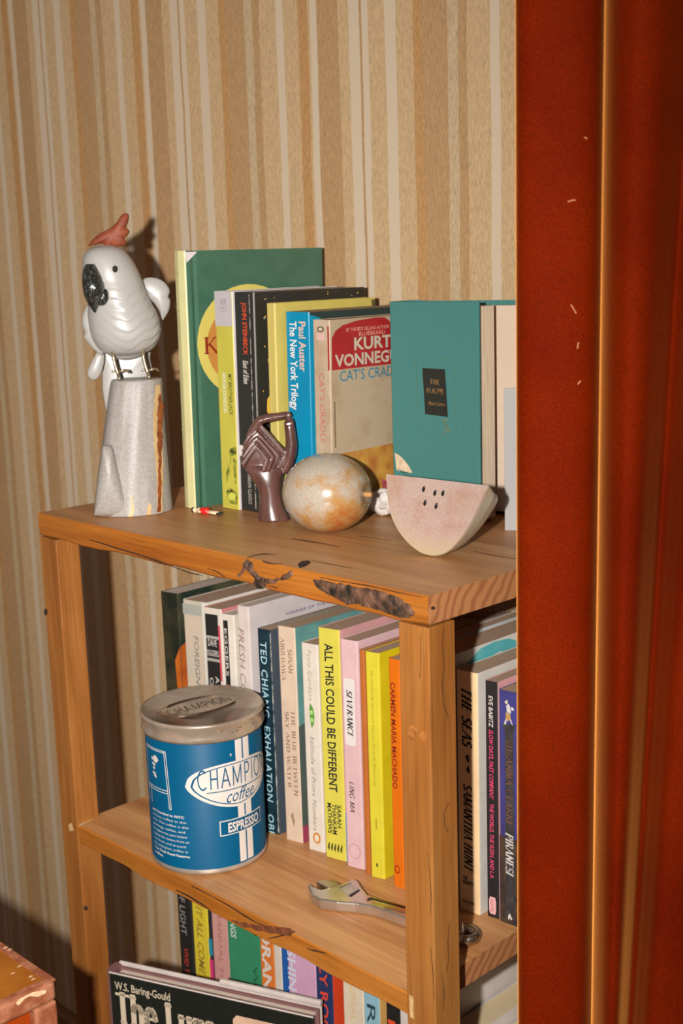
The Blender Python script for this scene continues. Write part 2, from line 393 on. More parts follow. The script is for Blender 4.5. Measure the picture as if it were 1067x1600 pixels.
v, f = box_vf(-2.2, 1.9, yw, yw+.1, 0, 2.6); tag(mesh_obj('wall_back', v, f, wall_material()), kind='structure')
v, f = box_vf(-2.2, 1.9, -2.6, yw+.1, -.06, 0)
tag(mesh_obj('floor', v, f, mat('floor_boards', (120, 78, 45), rough=.5, var=.25, scale=6, stretch=(1, 12, 1))), kind='structure')
tag(bev_box('baseboard_back', (-2.2, 1.9, yw-.016, yw-.0002, 0, .11), mat('baseboard_paint', (150, 110, 70), rough=.5), bev=.004), kind='structure')

# ================================================================== bookshelf
def wood(name, c1, c2, c3, axis, fine=1.):
    m = bpy.data.materials.new(name); m.use_nodes = True; nt = m.node_tree; L = nt.links.new
    b = nt.nodes['Principled BSDF']; b.inputs['Roughness'].default_value = .42; b.inputs['Specular IOR Level'].default_value = .45
    tc = N(nt, 'ShaderNodeTexCoord')
    def nz(sc, det, k):
        mp = N(nt, 'ShaderNodeMapping'); mp.inputs['Scale'].default_value = tuple(2.5*k if i == axis else sc for i in range(3)); L(tc.outputs['Object'], mp.inputs[0])
        n = N(nt, 'ShaderNodeTexNoise'); n.inputs['Scale'].default_value = 1; n.inputs['Detail'].default_value = det; n.inputs['Roughness'].default_value = .6; n.inputs['Distortion'].default_value = .6
        L(mp.outputs[0], n.inputs['Vector']); return n
    n1 = nz(26*fine, 5, 1.); n2 = nz(320*fine, 3, 4.)
    r = N(nt, 'ShaderNodeValToRGB'); E_ = r.color_ramp.elements
    E_[0].position = .3; E_[0].color = col(*c1); E_[1].position = .72; E_[1].color = col(*c3); e = E_.new(.5); e.color = col(*c2)
    L(n1.outputs['Fac'], r.inputs[0])
    mr = N(nt, 'ShaderNodeMapRange'); mr.inputs['From Min'].default_value = .3; mr.inputs['From Max'].default_value = .7; mr.inputs['To Min'].default_value = .80; mr.inputs['To Max'].default_value = 1.14; L(n2.outputs['Fac'], mr.inputs['Value'])
    cmb = N(nt, 'ShaderNodeCombineColor')
    for i in range(3): L(mr.outputs[0], cmb.inputs[i])
    mu = N(nt, 'ShaderNodeMix'); mu.data_type = 'RGBA'; mu.blend_type = 'MULTIPLY'; mu.inputs[0].default_value = 1
    L(r.outputs[0], mu.inputs[6]); L(cmb.outputs[0], mu.inputs[7]); L(mu.outputs[2], b.inputs['Base Color'])
    bp = N(nt, 'ShaderNodeBump'); bp.inputs['Strength'].default_value = .12; bp.inputs['Distance'].default_value = .0005
    L(n2.outputs['Fac'], bp.inputs['Height']); L(bp.outputs[0], b.inputs['Normal'])
    return m
WT = wood('oak_top', (160, 103, 58), (186, 130, 80), (202, 150, 97), 0)
WF = wood('oak_front_edge', (138, 72, 18), (162, 96, 32), (178, 116, 50), 0)
WP = wood('oak_post', (126, 72, 26), (150, 94, 42), (164, 112, 56), 2)
def endgrain():
    m = bpy.data.materials.new('oak_end_grain'); m.use_nodes = True; nt = m.node_tree; L = nt.links.new
    b = nt.nodes['Principled BSDF']; b.inputs['Roughness'].default_value = .6
    tc = N(nt, 'ShaderNodeTexCoord'); mp = N(nt, 'ShaderNodeMapping'); mp.inputs['Rotation'].default_value = (math.radians(-52), 0, 0); L(tc.outputs['Object'], mp.inputs[0])
    wv = N(nt, 'ShaderNodeTexWave'); wv.wave_type = 'BANDS'; wv.bands_direction = 'Z'; wv.inputs['Scale'].default_value = 34; wv.inputs['Distortion'].default_value = 9; wv.inputs['Detail'].default_value = 3
    wv.inputs['Detail Scale'].default_value = .6
    L(mp.outputs[0], wv.inputs[0])
    r = N(nt, 'ShaderNodeValToRGB'); r.color_ramp.elements[0].color = col(146, 90, 52); r.color_ramp.elements[1].color = col(172, 114, 70)
    r.color_ramp.elements[0].position = .05; r.color_ramp.elements[1].position = .6
    L(wv.outputs['Fac'], r.inputs[0]); L(r.outputs[0], b.inputs['Base Color']); return m
WE = endgrain()
DARK = mat('wood_crack', (48, 26, 16), rough=.85, var=.4, scale=300, bump=.5)
BARK = mat('bark', (112, 78, 58), rgb2=(30, 25, 17), rough=.6, scale=110, bump=1.0, bscale=420, contrast=(.36, .66), detail=8)
D = .565
shelf = empty('bookshelf', Vector((-.5*U, D/2*U, 0)))
tag(shelf, 'rustic oak bookshelf with live bark edge and square posts against striped wall', 'bookshelf')
so = shelf.location
def sl(p): return W(p)-so     # units -> shelf local
def board(name, x0, x1, y0, y1, z1, t, wav=.0):
    nx = 60; bm = bmesh.new(); a, b = sl((x0, y0, z1-t)), sl((x1, y1, z1))
    prof = lambda k: [(a.y+.0015, a.z), (b.y, a.z), (b.y, b.z), (a.y+.0015, b.z), (a.y, b.z-.0015), (a.y, a.z+.0015)]
    rows = []
    for i in range(nx+1):
        x = a.x+(b.x-a.x)*i/nx; w1 = noise.noise((x*14, 3.1, z1*5))*wav; w2 = noise.noise((x*18, 7.7, z1*5))*wav
        p = prof(0); q = [(p[0][0]+w1*.6, p[0][1]+abs(w2)), p[1], p[2], (p[3][0]+w1*.3, p[3][1]), (p[4][0]+w1*.3, p[4][1]), (p[5][0]+w1*.6, p[5][1]+abs(w2))]
        rows.append([bm.verts.new((x, yy, zz)) for yy, zz in q])
    for i in range(nx):
        for k in range(6):
            j = (k+1) % 6; fc = bm.faces.new((rows[i][k], rows[i][j], rows[i+1][j], rows[i+1][k])); fc.material_index = 1 if k in (3, 4, 5) else 0
    for rw in (rows[0], rows[-1]): fc = bm.faces.new(rw); fc.material_index = 2
    bmesh.ops.recalc_face_normals(bm, faces=bm.faces)
    me = bpy.data.meshes.new(name); bm.to_mesh(me); bm.free()
    for q in (WT, WF, WE): me.materials.append(q)
    o = bpy.data.objects.new(name, me); COL.objects.link(o); o.parent = shelf; return o
TB, TM, PW = .0454, .0405, .0575
XL, XR = -.956, -.0455
board('shelf_board', -1, 0, 0, D, 0, TB, .003)
board('shelf_board', XL, XR, .0015, D, -H, TM, .004)
board('shelf_board', XL, XR, .0015, D, -2*H, TM, .003)
zb = -ZT/U+.12
board('shelf_board', XL, XR, .0015, D, zb, TM, .003)
for (x0, x1) in ((-1, -1+PW), (-PW, 0)):
    for (y0, y1) in ((.0005, .053 if x0 < -.5 else .058), (D-.056, D-.001)):
        # the boards are lapped half-way into the posts: a notch leaves the outer half standing
        a, b = sl((x0, y0, -ZT/U)), sl((x1, y1, -TB-.0004))
        o = bev_box('post', (a.x, b.x, a.y, b.y, a.z, b.z), WP, shelf, bev=.0012)
        bm = bmesh.new(); bm.from_mesh(o.data)
        for z1 in (-H, -2*H, zb):
            za, zc = sl((0, 0, z1-TM)).z, sl((0, 0, z1)).z
            g = bm.verts[:]+bm.edges[:]+bm.faces[:]
            for zz in (za-.0001, zc+.0001): bmesh.ops.bisect_plane(bm, geom=bm.verts[:]+bm.edges[:]+bm.faces[:], plane_co=(0, 0, zz), plane_no=(0, 0, 1))
        bm.to_mesh(o.data); bm.free()
# pale glue at the laps
GLUE = mat('dried_glue', (196, 160, 112), rough=.6, var=.2, scale=200)
def flat(name, px, plane, val, m, off, parent=shelf):
    fn = {'y': ony, 'z': onz, 'x': onx}[plane]
    v = [sl(fn(x, y, val))+Vector(off) for x, y in px]; return mesh_obj(name, v, [tuple(range(len(v)))], m, parent, recalc=False)
flat('glue_trace', [(640, 1553), (646.5, 1557), (647.3, 1592), (641.5, 1589)], 'y', .0015, GLUE, (0, -.0006, 0))
flat('glue_trace', [(123, 1288), (140, 1279), (153, 1274), (153, 1277), (140, 1284), (124, 1293)], 'z', -H, GLUE, (0, 0, .0004))
flat('glue_trace', [(107, 1289), (113, 1285), (116, 1297), (110, 1299)], 'y', 0, GLUE, (0, -.0006, 0))
def patch(name, px, plane, val, m, nrm, amp, cuts=3, seed=0):
    fn = {'y': ony, 'z': onz, 'x': onx}[plane]
    bm = bmesh.new(); vs = [bm.verts.new(sl(fn(x, y, val))+Vector(nrm)*.0003) for x, y in px]; bm.faces.new(vs)
    if amp > .001: bmesh.ops.subdivide_edges(bm, edges=bm.edges[:], cuts=3)
    for q in bm.verts:
        if amp > .001: q.co += Vector((noise.noise(q.co*260)*.0016, 0, noise.noise(q.co*260+Vector((9, 9, 9)))*.0016))
    bmesh.ops.triangulate(bm, faces=bm.faces); bmesh.ops.subdivide_edges(bm, edges=bm.edges[:], cuts=cuts, use_grid_fill=True)
    n = Vector(nrm)
    for q in bm.verts:
        k = noise.noise(q.co*120+Vector((seed, 0, 0)))*.6+noise.noise(q.co*340)*.4
        q.co += n*(amp*(k*.5+.35) if not q.is_boundary else .0)
    me = bpy.data.meshes.new(name); bm.to_mesh(me); bm.free(); me.materials.append(m)
    o = bpy.data.objects.new(name, me); COL.objects.link(o); o.parent = shelf; return o
def strip(name, pts, plane, val, m, nrm, wpx):
    fn = {'y': ony, 'z': onz, 'x': onx}[plane]; v = []; f = []
    n = len(pts)
    for i, (x, y) in enumerate(pts):
        a = pts[max(i-1, 0)]; b = pts[min(i+1, n-1)]; dx, dy = b[0]-a[0], b[1]-a[1]; l = math.hypot(dx, dy)
        ww = .55*wpx*(.35+.65*math.sin(math.pi*(i+.5)/n))*random.uniform(.6, 1.3)/2
        for s in (-1, 1): v.append(sl(fn(x-s*dy/l*ww, y+s*dx/l*ww, val))+Vector(nrm)*.0004)
    for i in range(n-1): f.append((2*i, 2*i+1, 2*i+3, 2*i+2))
    return mesh_obj(name, v, f, m, shelf, recalc=False)
FR = (0, -1, 0); UPV = (0, 0, 1); RT = (1, 0, 0)
patch('bark_inclusion', [(489, 905), (502, 906), (520, 911), (545, 914), (575, 920), (600, 925), (625, 934), (640, 944), (648, 955), (645, 962), (632, 966), (615, 962), (600, 956), (575, 948), (560, 944), (545, 946), (530, 938), (510, 927), (497, 920)], 'y', 0, BARK, FR, .003, 3)
patch('bark_inclusion', [(388, 872), (395, 880), (398, 890), (404, 898), (414, 903), (428, 904), (440, 900), (450, 895), (454, 890), (459, 893), (458, 900), (452, 905), (440, 907), (430, 911), (417, 914), (413, 919), (401, 919), (397, 912), (398, 905), (391, 896), (384, 888), (380, 896), (375, 902), (371, 899), (378, 888), (382, 878)], 'y', 0, BARK, FR, .003, 2, 5)
strip('crack', [(386, 872), (398, 868), (412, 866), (430, 867)], 'z', 0, DARK, UPV, 3)
patch('bark_knot', [(465, 882), (472, 877), (482, 876), (486, 879), (478, 885), (468, 888)], 'z', 0, DARK, UPV, .001, 2)
strip('crack', [(500, 902), (520, 906), (545, 910), (570, 914), (595, 919), (620, 925), (645, 930), (660, 933)], 'y', 0, DARK, FR, 4)
strip('crack', [(410, 876), (418, 879), (428, 881), (440, 880)], 'y', 0, DARK, FR, 4)
strip('crack', [(136, 842), (160, 849), (185, 857), (215, 866), (245, 876), (270, 885), (300, 896), (318, 899)], 'y', 0, DARK, FR, 4)
strip('crack', [(420, 915), (440, 920), (455, 925), (470, 930)], 'y', 0, DARK, FR, 5)
strip('crack', [(325, 888), (340, 893), (352, 902)], 'y', 0, DARK, FR, 3)
strip('crack', [(455, 842), (480, 846), (505, 850), (530, 855)], 'z', 0, DARK, UPV, 2.5)
strip('crack', [(485, 876), (510, 881), (535, 886), (552, 889)], 'z', 0, DARK, UPV, 1.6)
strip('crack', [(740, 862), (770, 868), (795, 872), (815, 875)], 'z', 0, DARK, UPV, 1.6)
strip('crack', [(560, 838), (590, 842), (610, 846)], 'z', 0, DARK, UPV, 1.4)
patch('bark_knot', [(673, 948), (677, 947), (680, 950), (677, 953), (673, 952)], 'x', 0, DARK, RT, .0002, 1)
# middle board marks
strip('crack', [(275, 1390), (295, 1400), (315, 1412), (330, 1422)], 'y', .0015, DARK, FR, 4)
strip('crack', [(300, 1384), (330, 1399), (360, 1416), (385, 1432), (400, 1441), (425, 1451), (440, 1454)], 'y', .0015, DARK, FR, 4)
strip('crack', [(417, 1467), (435, 1463), (450, 1459), (460, 1456)], 'y', .0015, DARK, FR, 3.5)
strip('crack', [(480, 1482), (490, 1485), (500, 1487), (510, 1489)], 'y', .0015, DARK, FR, 4)
strip('crack', [(396, 1459), (402, 1461), (408, 1459)], 'y', .0015, DARK, FR, 5)
patch('bark_inclusion', [(360, 1437), (380, 1441), (400, 1444), (425, 1448), (450, 1450), (462, 1455), (452, 1461), (430, 1459), (405, 1455), (380, 1449)], 'y', .0015, mat('bark_pale', (128, 72, 40), rgb2=(96, 50, 24), rough=.7, scale=200, bump=.7), FR, .0012, 3)
# right post: knots and splits
KN = mat('knot', (158, 98, 46), rough=.4, var=.3, scale=200, bump=.4)
for c, rx, ry in (((645, 1145), 7, 12), ((662, 1150), 6, 9)):
    patch('wood_knot', [(c[0]+rx*math.cos(a*math.pi/6), c[1]+ry*math.sin(a*math.pi/6)) for a in range(12)], 'y', .0005, KN, FR, .0006, 2)
for pts in ([(692, 980), (690, 1010), (693, 1040), (690, 1070), (692, 1100), (700, 1122)], [(700, 1255), (693, 1270), (694, 1290), (700, 1300)], [(702, 1440), (699, 1470), (700, 1500), (697, 1520)], [(690, 1520), (693, 1550), (692, 1580)]):
    strip('crack', [(x, y) for x, y in pts], 'x', 0, DARK, RT, 1.8)
for pts in ([(668, 1330), (672, 1370), (674, 1400), (673, 1430)], [(657, 990), (658, 1030), (656, 1060)], [(673, 1480), (677, 1520), (679, 1560)]):
    strip('crack', pts, 'y', .0005, DARK, FR, 1.4)
for x, y in ((85, 960),):
    patch('bark_knot', [(72+3*math.cos(a), 956+6*math.sin(a)) for a in (0, 1, 2, 3, 4, 5)], 'y', .0005, DARK, FR, .0002, 1)
patch('bark_knot', [(134+4*math.cos(a), 1419+4*math.sin(a)) for a in (0, 1, 2, 3, 4, 5)], 'x', -1+PW, DARK, RT, .0002, 1)

# ================================================================== curtain
def curtain():
    m = bpy.data.materials.new('rust_velvet'); m.use_nodes = True; nt = m.node_tree; L = nt.links.new
    b = nt.nodes['Principled BSDF']; b.inputs['Roughness'].default_value = .75; b.inputs['Specular IOR Level'].default_value = .03
    b.inputs['Sheen Weight'].default_value = .55; b.inputs['Sheen Roughness'].default_value = .33; b.inputs['Sheen Tint'].default_value = (1, .38, .08, 1)
    tc = N(nt, 'ShaderNodeTexCoord')
    n1 = N(nt, 'ShaderNodeTexNoise'); n1.inputs['Scale'].default_value = 9; n1.inputs['Detail'].default_value = 6; L(tc.outputs['Object'], n1.inputs['Vector'])
    r = N(nt, 'ShaderNodeValToRGB'); r.color_ramp.elements[0].position = .35; r.color_ramp.elements[1].position = .7
    r.color_ramp.elements[0].color = col(90, 17, 0); r.color_ramp.elements[1].color = col(107, 26, 0)
    L(n1.outputs['Fac'], r.inputs[0])
    n2 = N(nt, 'ShaderNodeTexNoise'); n2.inputs['Scale'].default_value = 900; n2.inputs['Detail'].default_value = 2; L(tc.outputs['Object'], n2.inputs['Vector'])
    mr = N(nt, 'ShaderNodeMapRange'); mr.inputs['From Min'].default_value = .3; mr.inputs['From Max'].default_value = .7; mr.inputs['To Min'].default_value = .75; mr.inputs['To Max'].default_value = 1.25; L(n2.outputs['Fac'], mr.inputs['Value'])
    cmb = N(nt, 'ShaderNodeCombineColor')
    for i in range(3): L(mr.outputs[0], cmb.inputs[i])
    mu = N(nt, 'ShaderNodeMix'); mu.data_type = 'RGBA'; mu.blend_type = 'MULTIPLY'; mu.inputs[0].default_value = 1
    L(r.outputs[0], mu.inputs[6]); L(cmb.outputs[0], mu.inputs[7]); L(mu.outputs[2], b.inputs['Base Color'])
    bp = N(nt, 'ShaderNodeBump'); bp.inputs['Strength'].default_value = .3; bp.inputs['Distance'].default_value = .0006
    L(n2.outputs['Fac'], bp.inputs['Height']); L(bp.outputs[0], b.inputs['Normal'])
    P = [(822, 826, 1.675), (811, 815, 1.655), (807, 811, 1.628), (811, 815, 1.606), (830, 833, 1.594), (870, 866, 1.590), (905, 895, 1.592), (932, 912, 1.603), (948, 926, 1.63), (957, 936, 1.665),
         (957, 936, 1.672), (950, 929, 1.66), (947.5, 926, 1.645), (947, 925.5, 1.62), (948, 926.5, 1.604), (950.5, 928.5, 1.590), (956, 933, 1.573), (965, 939, 1.556), (979, 946, 1.541), (1000, 955, 1.531), (1030, 964, 1.538), (1058, 972, 1.560), (1074, 978, 1.575),
         (1084, 983, 1.580), (1096, 990, 1.574), (1112, 1000, 1.557), (1140, 1020, 1.532), (1180, 1060, 1.535), (1230, 1120, 1.56), (1260, 1170, 1.60), (1290, 1220, 1.56), (1340, 1290, 1.53)]
    pts = catmull(P, 150); z0, z1 = .004, 2.45; v = []; f = []; nz = 24
    for q in range(nz+1):
        z = z0+(z1-z0)*q/nz; zu = (z-ZT)/U
        for (xa, xb, d) in pts:
            # plan position of the fold at the two picture heights, continued straight up and down
            ra, rb = ray(xa, 0), ray(xb, 1600)
            ha = CAM+ra*(d/math.hypot(ra.x, ra.y)); hb = CAM+rb*(d/math.hypot(rb.x, rb.y))
            t = (zu-hb.z)/(ha.z-hb.z); t = max(-.35, min(1.25, t))
            p = hb+(ha-hb)*t; v.append((p.x*U, p.y*U, z))
    n = len(pts)
    for q in range(nz):
        for i in range(n-1): f.append((q*n+i, q*n+i+1, (q+1)*n+i+1, (q+1)*n+i))
    o = mesh_obj('curtain', v, f, m, None, smooth=True)
    md = o.modifiers.new('thickness', 'SOLIDIFY'); md.thickness = .0018; md.offset = 0
    # lint and pile marks on the left panel
    LN = mat('lint', (206, 140, 92), rough=.9)
    for (x, y, l, a) in ((893, 314, 12, -12), (896, 483, 16, 60), (903, 540, 10, -80), (905, 598, 7, -50), (915, 216, 5, 20), (937, 633, 4, 60)):
        i0 = min(range(n), key=lambda i: abs((pts[i][0]*(1-y/1600)+pts[i][1]*y/1600)-x))
        d = pts[i0][2]-.004; rr = ray(x, y); c = CAM+rr*(d/math.hypot(rr.x, rr.y))
        e = (R_*math.cos(math.radians(a))-U_*math.sin(math.radians(a)))*l*.5*d/FPX
        vv, ff = tube_vf([W(c-e), W(c+U_*.0007), W(c+e)], .0003, 5); mesh_obj('lint', vv, ff, LN, o)
    return o
tag(curtain(), 'rust orange velvet curtain hanging in long soft folds beside the bookshelf', 'curtain')

# ================================================================== stool with chipped paint
def stool():
    zs = -.58; p = onz(86.5, 1531, zs); sxw, syw = .66, .62; hz = (zs*U+ZT)
    r = empty('painted_side_table', Vector(((p.x-sxw/2)*U, (p.y-syw/2)*U, 0)))
    tag(r, 'ochre painted wooden side table with chipped pinkish edges and recessed orange panel', 'side table')
    a, b = sxw/2*U, syw/2*U; t = .016
    OC = mat('ochre_paint', (150, 88, 22), rgb2=(134, 74, 14), rough=.5, scale=30, bump=.1)
    ED = mat('chipped_edge', (150, 94, 66), rgb2=(126, 68, 42), rough=.6, scale=90, bump=.5, contrast=(.42, .58))
    OR = mat('orange_panel', (140, 50, 2), rough=.45, var=.08, scale=25)
    bev_box('table_top', (-a, a, -b, b, hz-t, hz), [OC, ED], r, bev=.003, fmat=lambda n: 0 if n.z > .98 else 1)
    for (x0, x1, y0, y1) in ((-a, a, b-.006, b), (-a, a, -b, -b+.006), (a-.006, a, -b+.006, b-.006), (-a, -a+.006, -b+.006, b-.006)):
        v, f = box_vf(x0, x1, y0, y1, hz-.0005, hz+.0009); mesh_obj('worn_border', v, f, ED, r)
    for sx in (-1, 1):
        for sy in (-1, 1): bev_box('leg', tuple(sorted((sx*a, sx*(a-.018))))+tuple(sorted((sy*b, sy*(b-.018))))+(0, hz-t-.0002), ED, r, bev=.002)
    bev_box('side_panel', (a-.014, a-.008, -b+.018, b-.018, .1, hz-t-.0002), OR, r, bev=.0005)
    bev_box('side_panel', (-a+.008, -a+.014, -b+.018, b-.018, .1, hz-t-.0002), OR, r, bev=.0005)
    bev_box('side_panel', (-a+.018, a-.018, b-.014, b-.008, .1, hz-t-.0002), OR, r, bev=.0005)
    CH = mat('bare_chip', (206, 168, 130), rough=.7, var=.15, scale=300)
    for px in ([(24, 1567), (30, 1560), (38, 1556), (50, 1550), (60, 1548), (72, 1546), (70, 1552), (58, 1557), (46, 1556), (38, 1560), (28, 1571)],):
        v = [W(onx(x, y, p.x))-r.location+Vector((.0006, 0, 0)) for x, y in px]; mesh_obj('paint_chip', v, [tuple(range(len(v)))], CH, r, recalc=False)
    for (x, y) in ((48, 1528), (30, 1512), (8, 1483), (15, 1486), (52, 1532), (20, 1523)):
        q = W(onz(x, y, zs))-r.location; mesh_obj('paint_chip', [q+Vector((dx*.0012, dy*.0022, .0012)) for dx, dy in ((0, -1), (1, -.2), (.4, 1), (-.8, .3))], [(0, 1, 2, 3)], CH, r, recalc=False)
stool()
# ================================================================== books on the middle shelf
SE = dict(T=.17, t=.05)
GM = 'books standing on the middle shelf'; GT = 'books standing on the top board'; GLW = 'books standing on the lower shelf'
Y0 = .235; ZM = -H
def mid(name, label, x0, x1, h, spine, front, y=Y0, d=.27, skew=.2, **k):
    return Book(name, label, x0, y, ZM, x1-x0, d, h, spine, front, skew=skew, group=GM, **k)
BLK = ink(30, 30, 28); WHT = ink(205, 196, 186)
b = mid('paperback_book', 'dark mossy photographic paperback with glowing orange shape, end of middle row', -.940, -.895, .432, mat('moss_photo', (70, 62, 40), rgb2=(30, 34, 26), rough=.35, scale=30, contrast=(.4, .7)), mat('moss_cover', (84, 78, 52), rgb2=(34, 44, 36), rough=.35, scale=30), page=PAGEW)
ORG = mat('orange_glow', (192, 104, 34), rgb2=(142, 58, 24), rough=.35, scale=24)
b.sp([(.66, .33), (.99, .26), (1., .95), (.98, .99), (.86, .99)], ORG); b.fp([(.0, .26), (.06, .24), (.08, .99), (0, .99)], ORG)
b.sh(sans('ST'), .25, .6, .81, .05, ink(190, 160, 140)); b.sh(sans('EYRE'), .1, .85, .88, .035, ink(190, 160, 140))
b = mid('paperback_book', 'pale grey-green paperback with misty watercolour spine beside the mossy one', -.867, -.806, .4276, mat('mist_cover', (170, 168, 152), rgb2=(196, 168, 146), rough=.4, scale=16), paint(196, 190, 180), page=PAGE)
b.sr(0, .78, .02, .07, ink(150, 150, 140)); b.st(sans('FOREIGN BODIES', shear=.2), .17, .62, .5, .2, ink(104, 106, 100)); b.sr(.82, 1, 0, 1, ink(198, 196, 186))
for i in range(7): b.sp([(.25+.06*i, .70+.01*i), (.29+.06*i, .69), (.3+.05*i, .86), (.27+.05*i, .9)], ink(150, 150, 136), e=1.)
b = mid('paperback_book', 'white paperback whose spine carries a broad black panel with white capitals', -.802, -.757, .423, paint(196, 186, 174), paint(192, 120, 118), page=PAGE)
b.sr(.1, .8, .03, .99, BLK, .7)
for fz in (.135, .245): b.sr(.1, .8, fz, fz+.014, ink(150, 146, 138), .9)
b.sh(sans('DAVE'), .2, .68, .185, .035, WHT); b.sh(sans('EGGERS'), .14, .76, .233, .03, WHT)
b.st(sans('A HEARTBREAKING WORK'), .33, .97, .62, .22, WHT); b.st(sans('OF STAGGERING GENIUS'), .34, .97, .3, .22, WHT)
b.sr(.8, .9, .08, .35, ink(190, 70, 80), .8); b.sr(.8, .9, .5, .99, ink(190, 110, 110), .8)
b = mid('paperback_book', 'slim white paperback with narrow black spine band and orange dot', -.747, -.716, .419, paint(200, 190, 178), paint(196, 186, 172), page=PAGEW)
b.sr(.16, .52, .03, .99, BLK, .7); b.st(sans('EGGERS'), .07, .30, .33, .22, WHT); b.st(sans('YOU SHALL KNOW OUR VELOCITY'), .48, .97, .33, .2, WHT)
b.sp(B2(.33, .39, 16, rx=.2, ry=.05), ink(196, 116, 40), 1.)
b = mid('hardcover_book', 'thick white hardback in glossy jacket with small purple line on its front', -.704, -.676, .442, paint(194, 180, 172, .25), paint(192, 180, 178, .22), page=PAGEW, y=.24, d=.31)
b.st(sans('FRESH COMPLAINT STORIES', shear=.25), .1, .95, .3, .5, ink(140, 112, 92)); b.ft(sans('WINNER OF THE PULITZER PRIZE', bold=.01), .3, 1.0, .085, .014, ink(104, 92, 128))
b = mid('paperback_book', 'worn navy paperback with pale blue hand-drawn capitals beside the coffee can', -.638, -.606, .410, mat('navy_worn', (22, 44, 54), rough=.4, var=.2, scale=80), paint(66, 74, 82), y=.232)
b.st(sans('TED CHIANG  EXHALATION   OBI', bold=.012, shear=.05, space=1.1), .06, 1.0, .45, .46, ink(150, 186, 196))
b.sr(.93, 1., .01, .99, mat('scuffed', (190, 184, 170), rgb2=(60, 70, 74), scale=160, var=.2), .6)
b = mid('paperback_book', 'beige paperback with two columns of spaced serif capitals and teal front', -.583, -.544, .425, paint(198, 174, 152), mat('teal_cover', (98, 142, 136), rgb2=(84, 126, 122), rough=.4, scale=60))
b.st(strokes('ABULHAWA', **SE), .05, .25, .27, .22, ink(140, 112, 92)); b.st(strokes('SUSAN', **SE), .1, .21, .68, .22, ink(140, 112, 92))
b.st(strokes('THE BLUE BETWEEN', **SE), .38, .78, .72, .2, ink(140, 112, 92)); b.st(strokes('SKY AND WATER', **SE), .39, .75, .36, .2, ink(140, 112, 92))
b.fp([(0, .45), (.15, .43), (.15, .92), (0, .92)], ink(74, 84, 78)); b.fp([(0, .92), (.15, .92), (.15, 1), (0, 1)], ink(150, 60, 80))
b.sp([(.35, .88), (.5, .86), (.55, .9), (.62, .89), (.5, .93)], ink(150, 120, 96))
b = mid('paperback_book', 'cream paperback with handwritten title and green pea pod on spine', -.520, -.484, .4045, paint(202, 190, 176), paint(196, 184, 170))
b.st(sans('Paolo Giordano', shear=.2, space=1.2), .03, .27, .5, .26, ink(150, 132, 112)); b.st(sans('Solitude of Prime Numbers', shear=.2, space=1.1), .44, .9, .5, .26, ink(128, 116, 104))
b.sp([(.42, .28), (.6, .3), (.68, .34), (.62, .38), (.48, .4), (.4, .36), (.38, .31)], ink(84, 134, 50)); b.sp(B2(.5, .325, 10, rx=.1, ry=.012), ink(150, 190, 110), 1.1); b.sp(B2(.52, .36, 10, rx=.1, ry=.012), ink(150, 190, 110), 1.1)
b.sp(B2(.55, .935, 16, rx=.24, ry=.028), ink(186, 120, 50)); b.sp(B2(.55, .935, 16, rx=.13, ry=.018), ink(206, 196, 180), 1.1)
b = mid('hardcover_book', 'tall yellow book with bold black slanted title and pink front', -.474, -.4285, .442, paint(196, 184, 70), paint(190, 140, 138))
b.st(sans('ALL THIS COULD BE DIFFERENT', bold=.018, shear=-.12), .065, .70, .5, .4, BLK)
for i, t in enumerate(('SARAH', 'THANKAM', 'MATHEWS')): b.st(sans(t, bold=.02), .755, .755+(.10, .135, .135)[i], .74-.23*i, .2, BLK)
for i in range(5): b.sp([(.12+.15*i, .955), (.2+.15*i, .93), (.24+.15*i, .935), (.2+.15*i, .97)], ink(60, 56, 30))
b.fp([(0, .78), (.05, .8), (.05, 1), (0, 1)], ink(120, 150, 190))
b = mid('paperback_book', 'pink paperback with white label on the spine and round emblem at its foot', -.4177, -.382, .431, paint(200, 164, 164), paint(202, 166, 168), page=PAGE)
b.sp([(.15, .17), (.2, .165), (.72, .165), (.78, .175), (.78, .445), (.72, .455), (.2, .455), (.14, .445)], ink(206, 196, 190))
b.st(strokes('SEVERANCE', T=.2, t=.05, shear=.25), .215, .42, .46, .3, BLK); b.st(strokes('LING MA', T=.14, t=.09, serif=False, shear=.25), .615, .75, .44, .26, ink(60, 44, 44))
for q in range(2): b.sp(B2(.5, .925, 20, rx=.34-.04*q, ry=.034-.004*q), ink(178, 130, 132) if q == 0 else ink(200, 164, 164), .9+q*.2)
b.st(strokes('A', **SE), .912, .94, .5, .3, ink(178, 130, 132))
b.fp([(.72, .045), (.95, .03), (.98, .075), (.75, .09)], ink(150, 150, 130)); b.fp([(.8, .04), (.9, .035), (.86, .08)], ink(96, 104, 90), 1.1)
b = mid('paperback_book', 'very thin rust brown book squeezed between pink and yellow paperbacks', -.372, -.361, .42, paint(168, 94, 40), paint(160, 88, 38), d=.26)
b = mid('paperback_book', 'bright yellow paperback with one line of thin small print on spine', -.357, -.329, .42, paint(198, 184, 50), paint(198, 178, 22), page=PAGE)
b.st(sans('No one belongs here more than you. Stories by Miranda July'), .08, .585, .5, .2, ink(150, 132, 30)); b.sr(.45, .55, .73, .78, ink(160, 140, 40)); b.sp([(.4, .94), (.5, .93), (.56, .945), (.48, .955)], ink(70, 60, 20))
b = mid('paperback_book', 'orange paperback with dark red bold capitals next to the post', -.302, -.278, .419, paint(204, 100, 10), paint(198, 94, 10), skew=.1)
b.st(sans('CARMEN MARIA MACHADO', bold=.02), .1, .56, .4, .42, ink(120, 34, 10)); b.st(sans('O', bold=.02), .9, .94, .4, .5, ink(150, 50, 10))
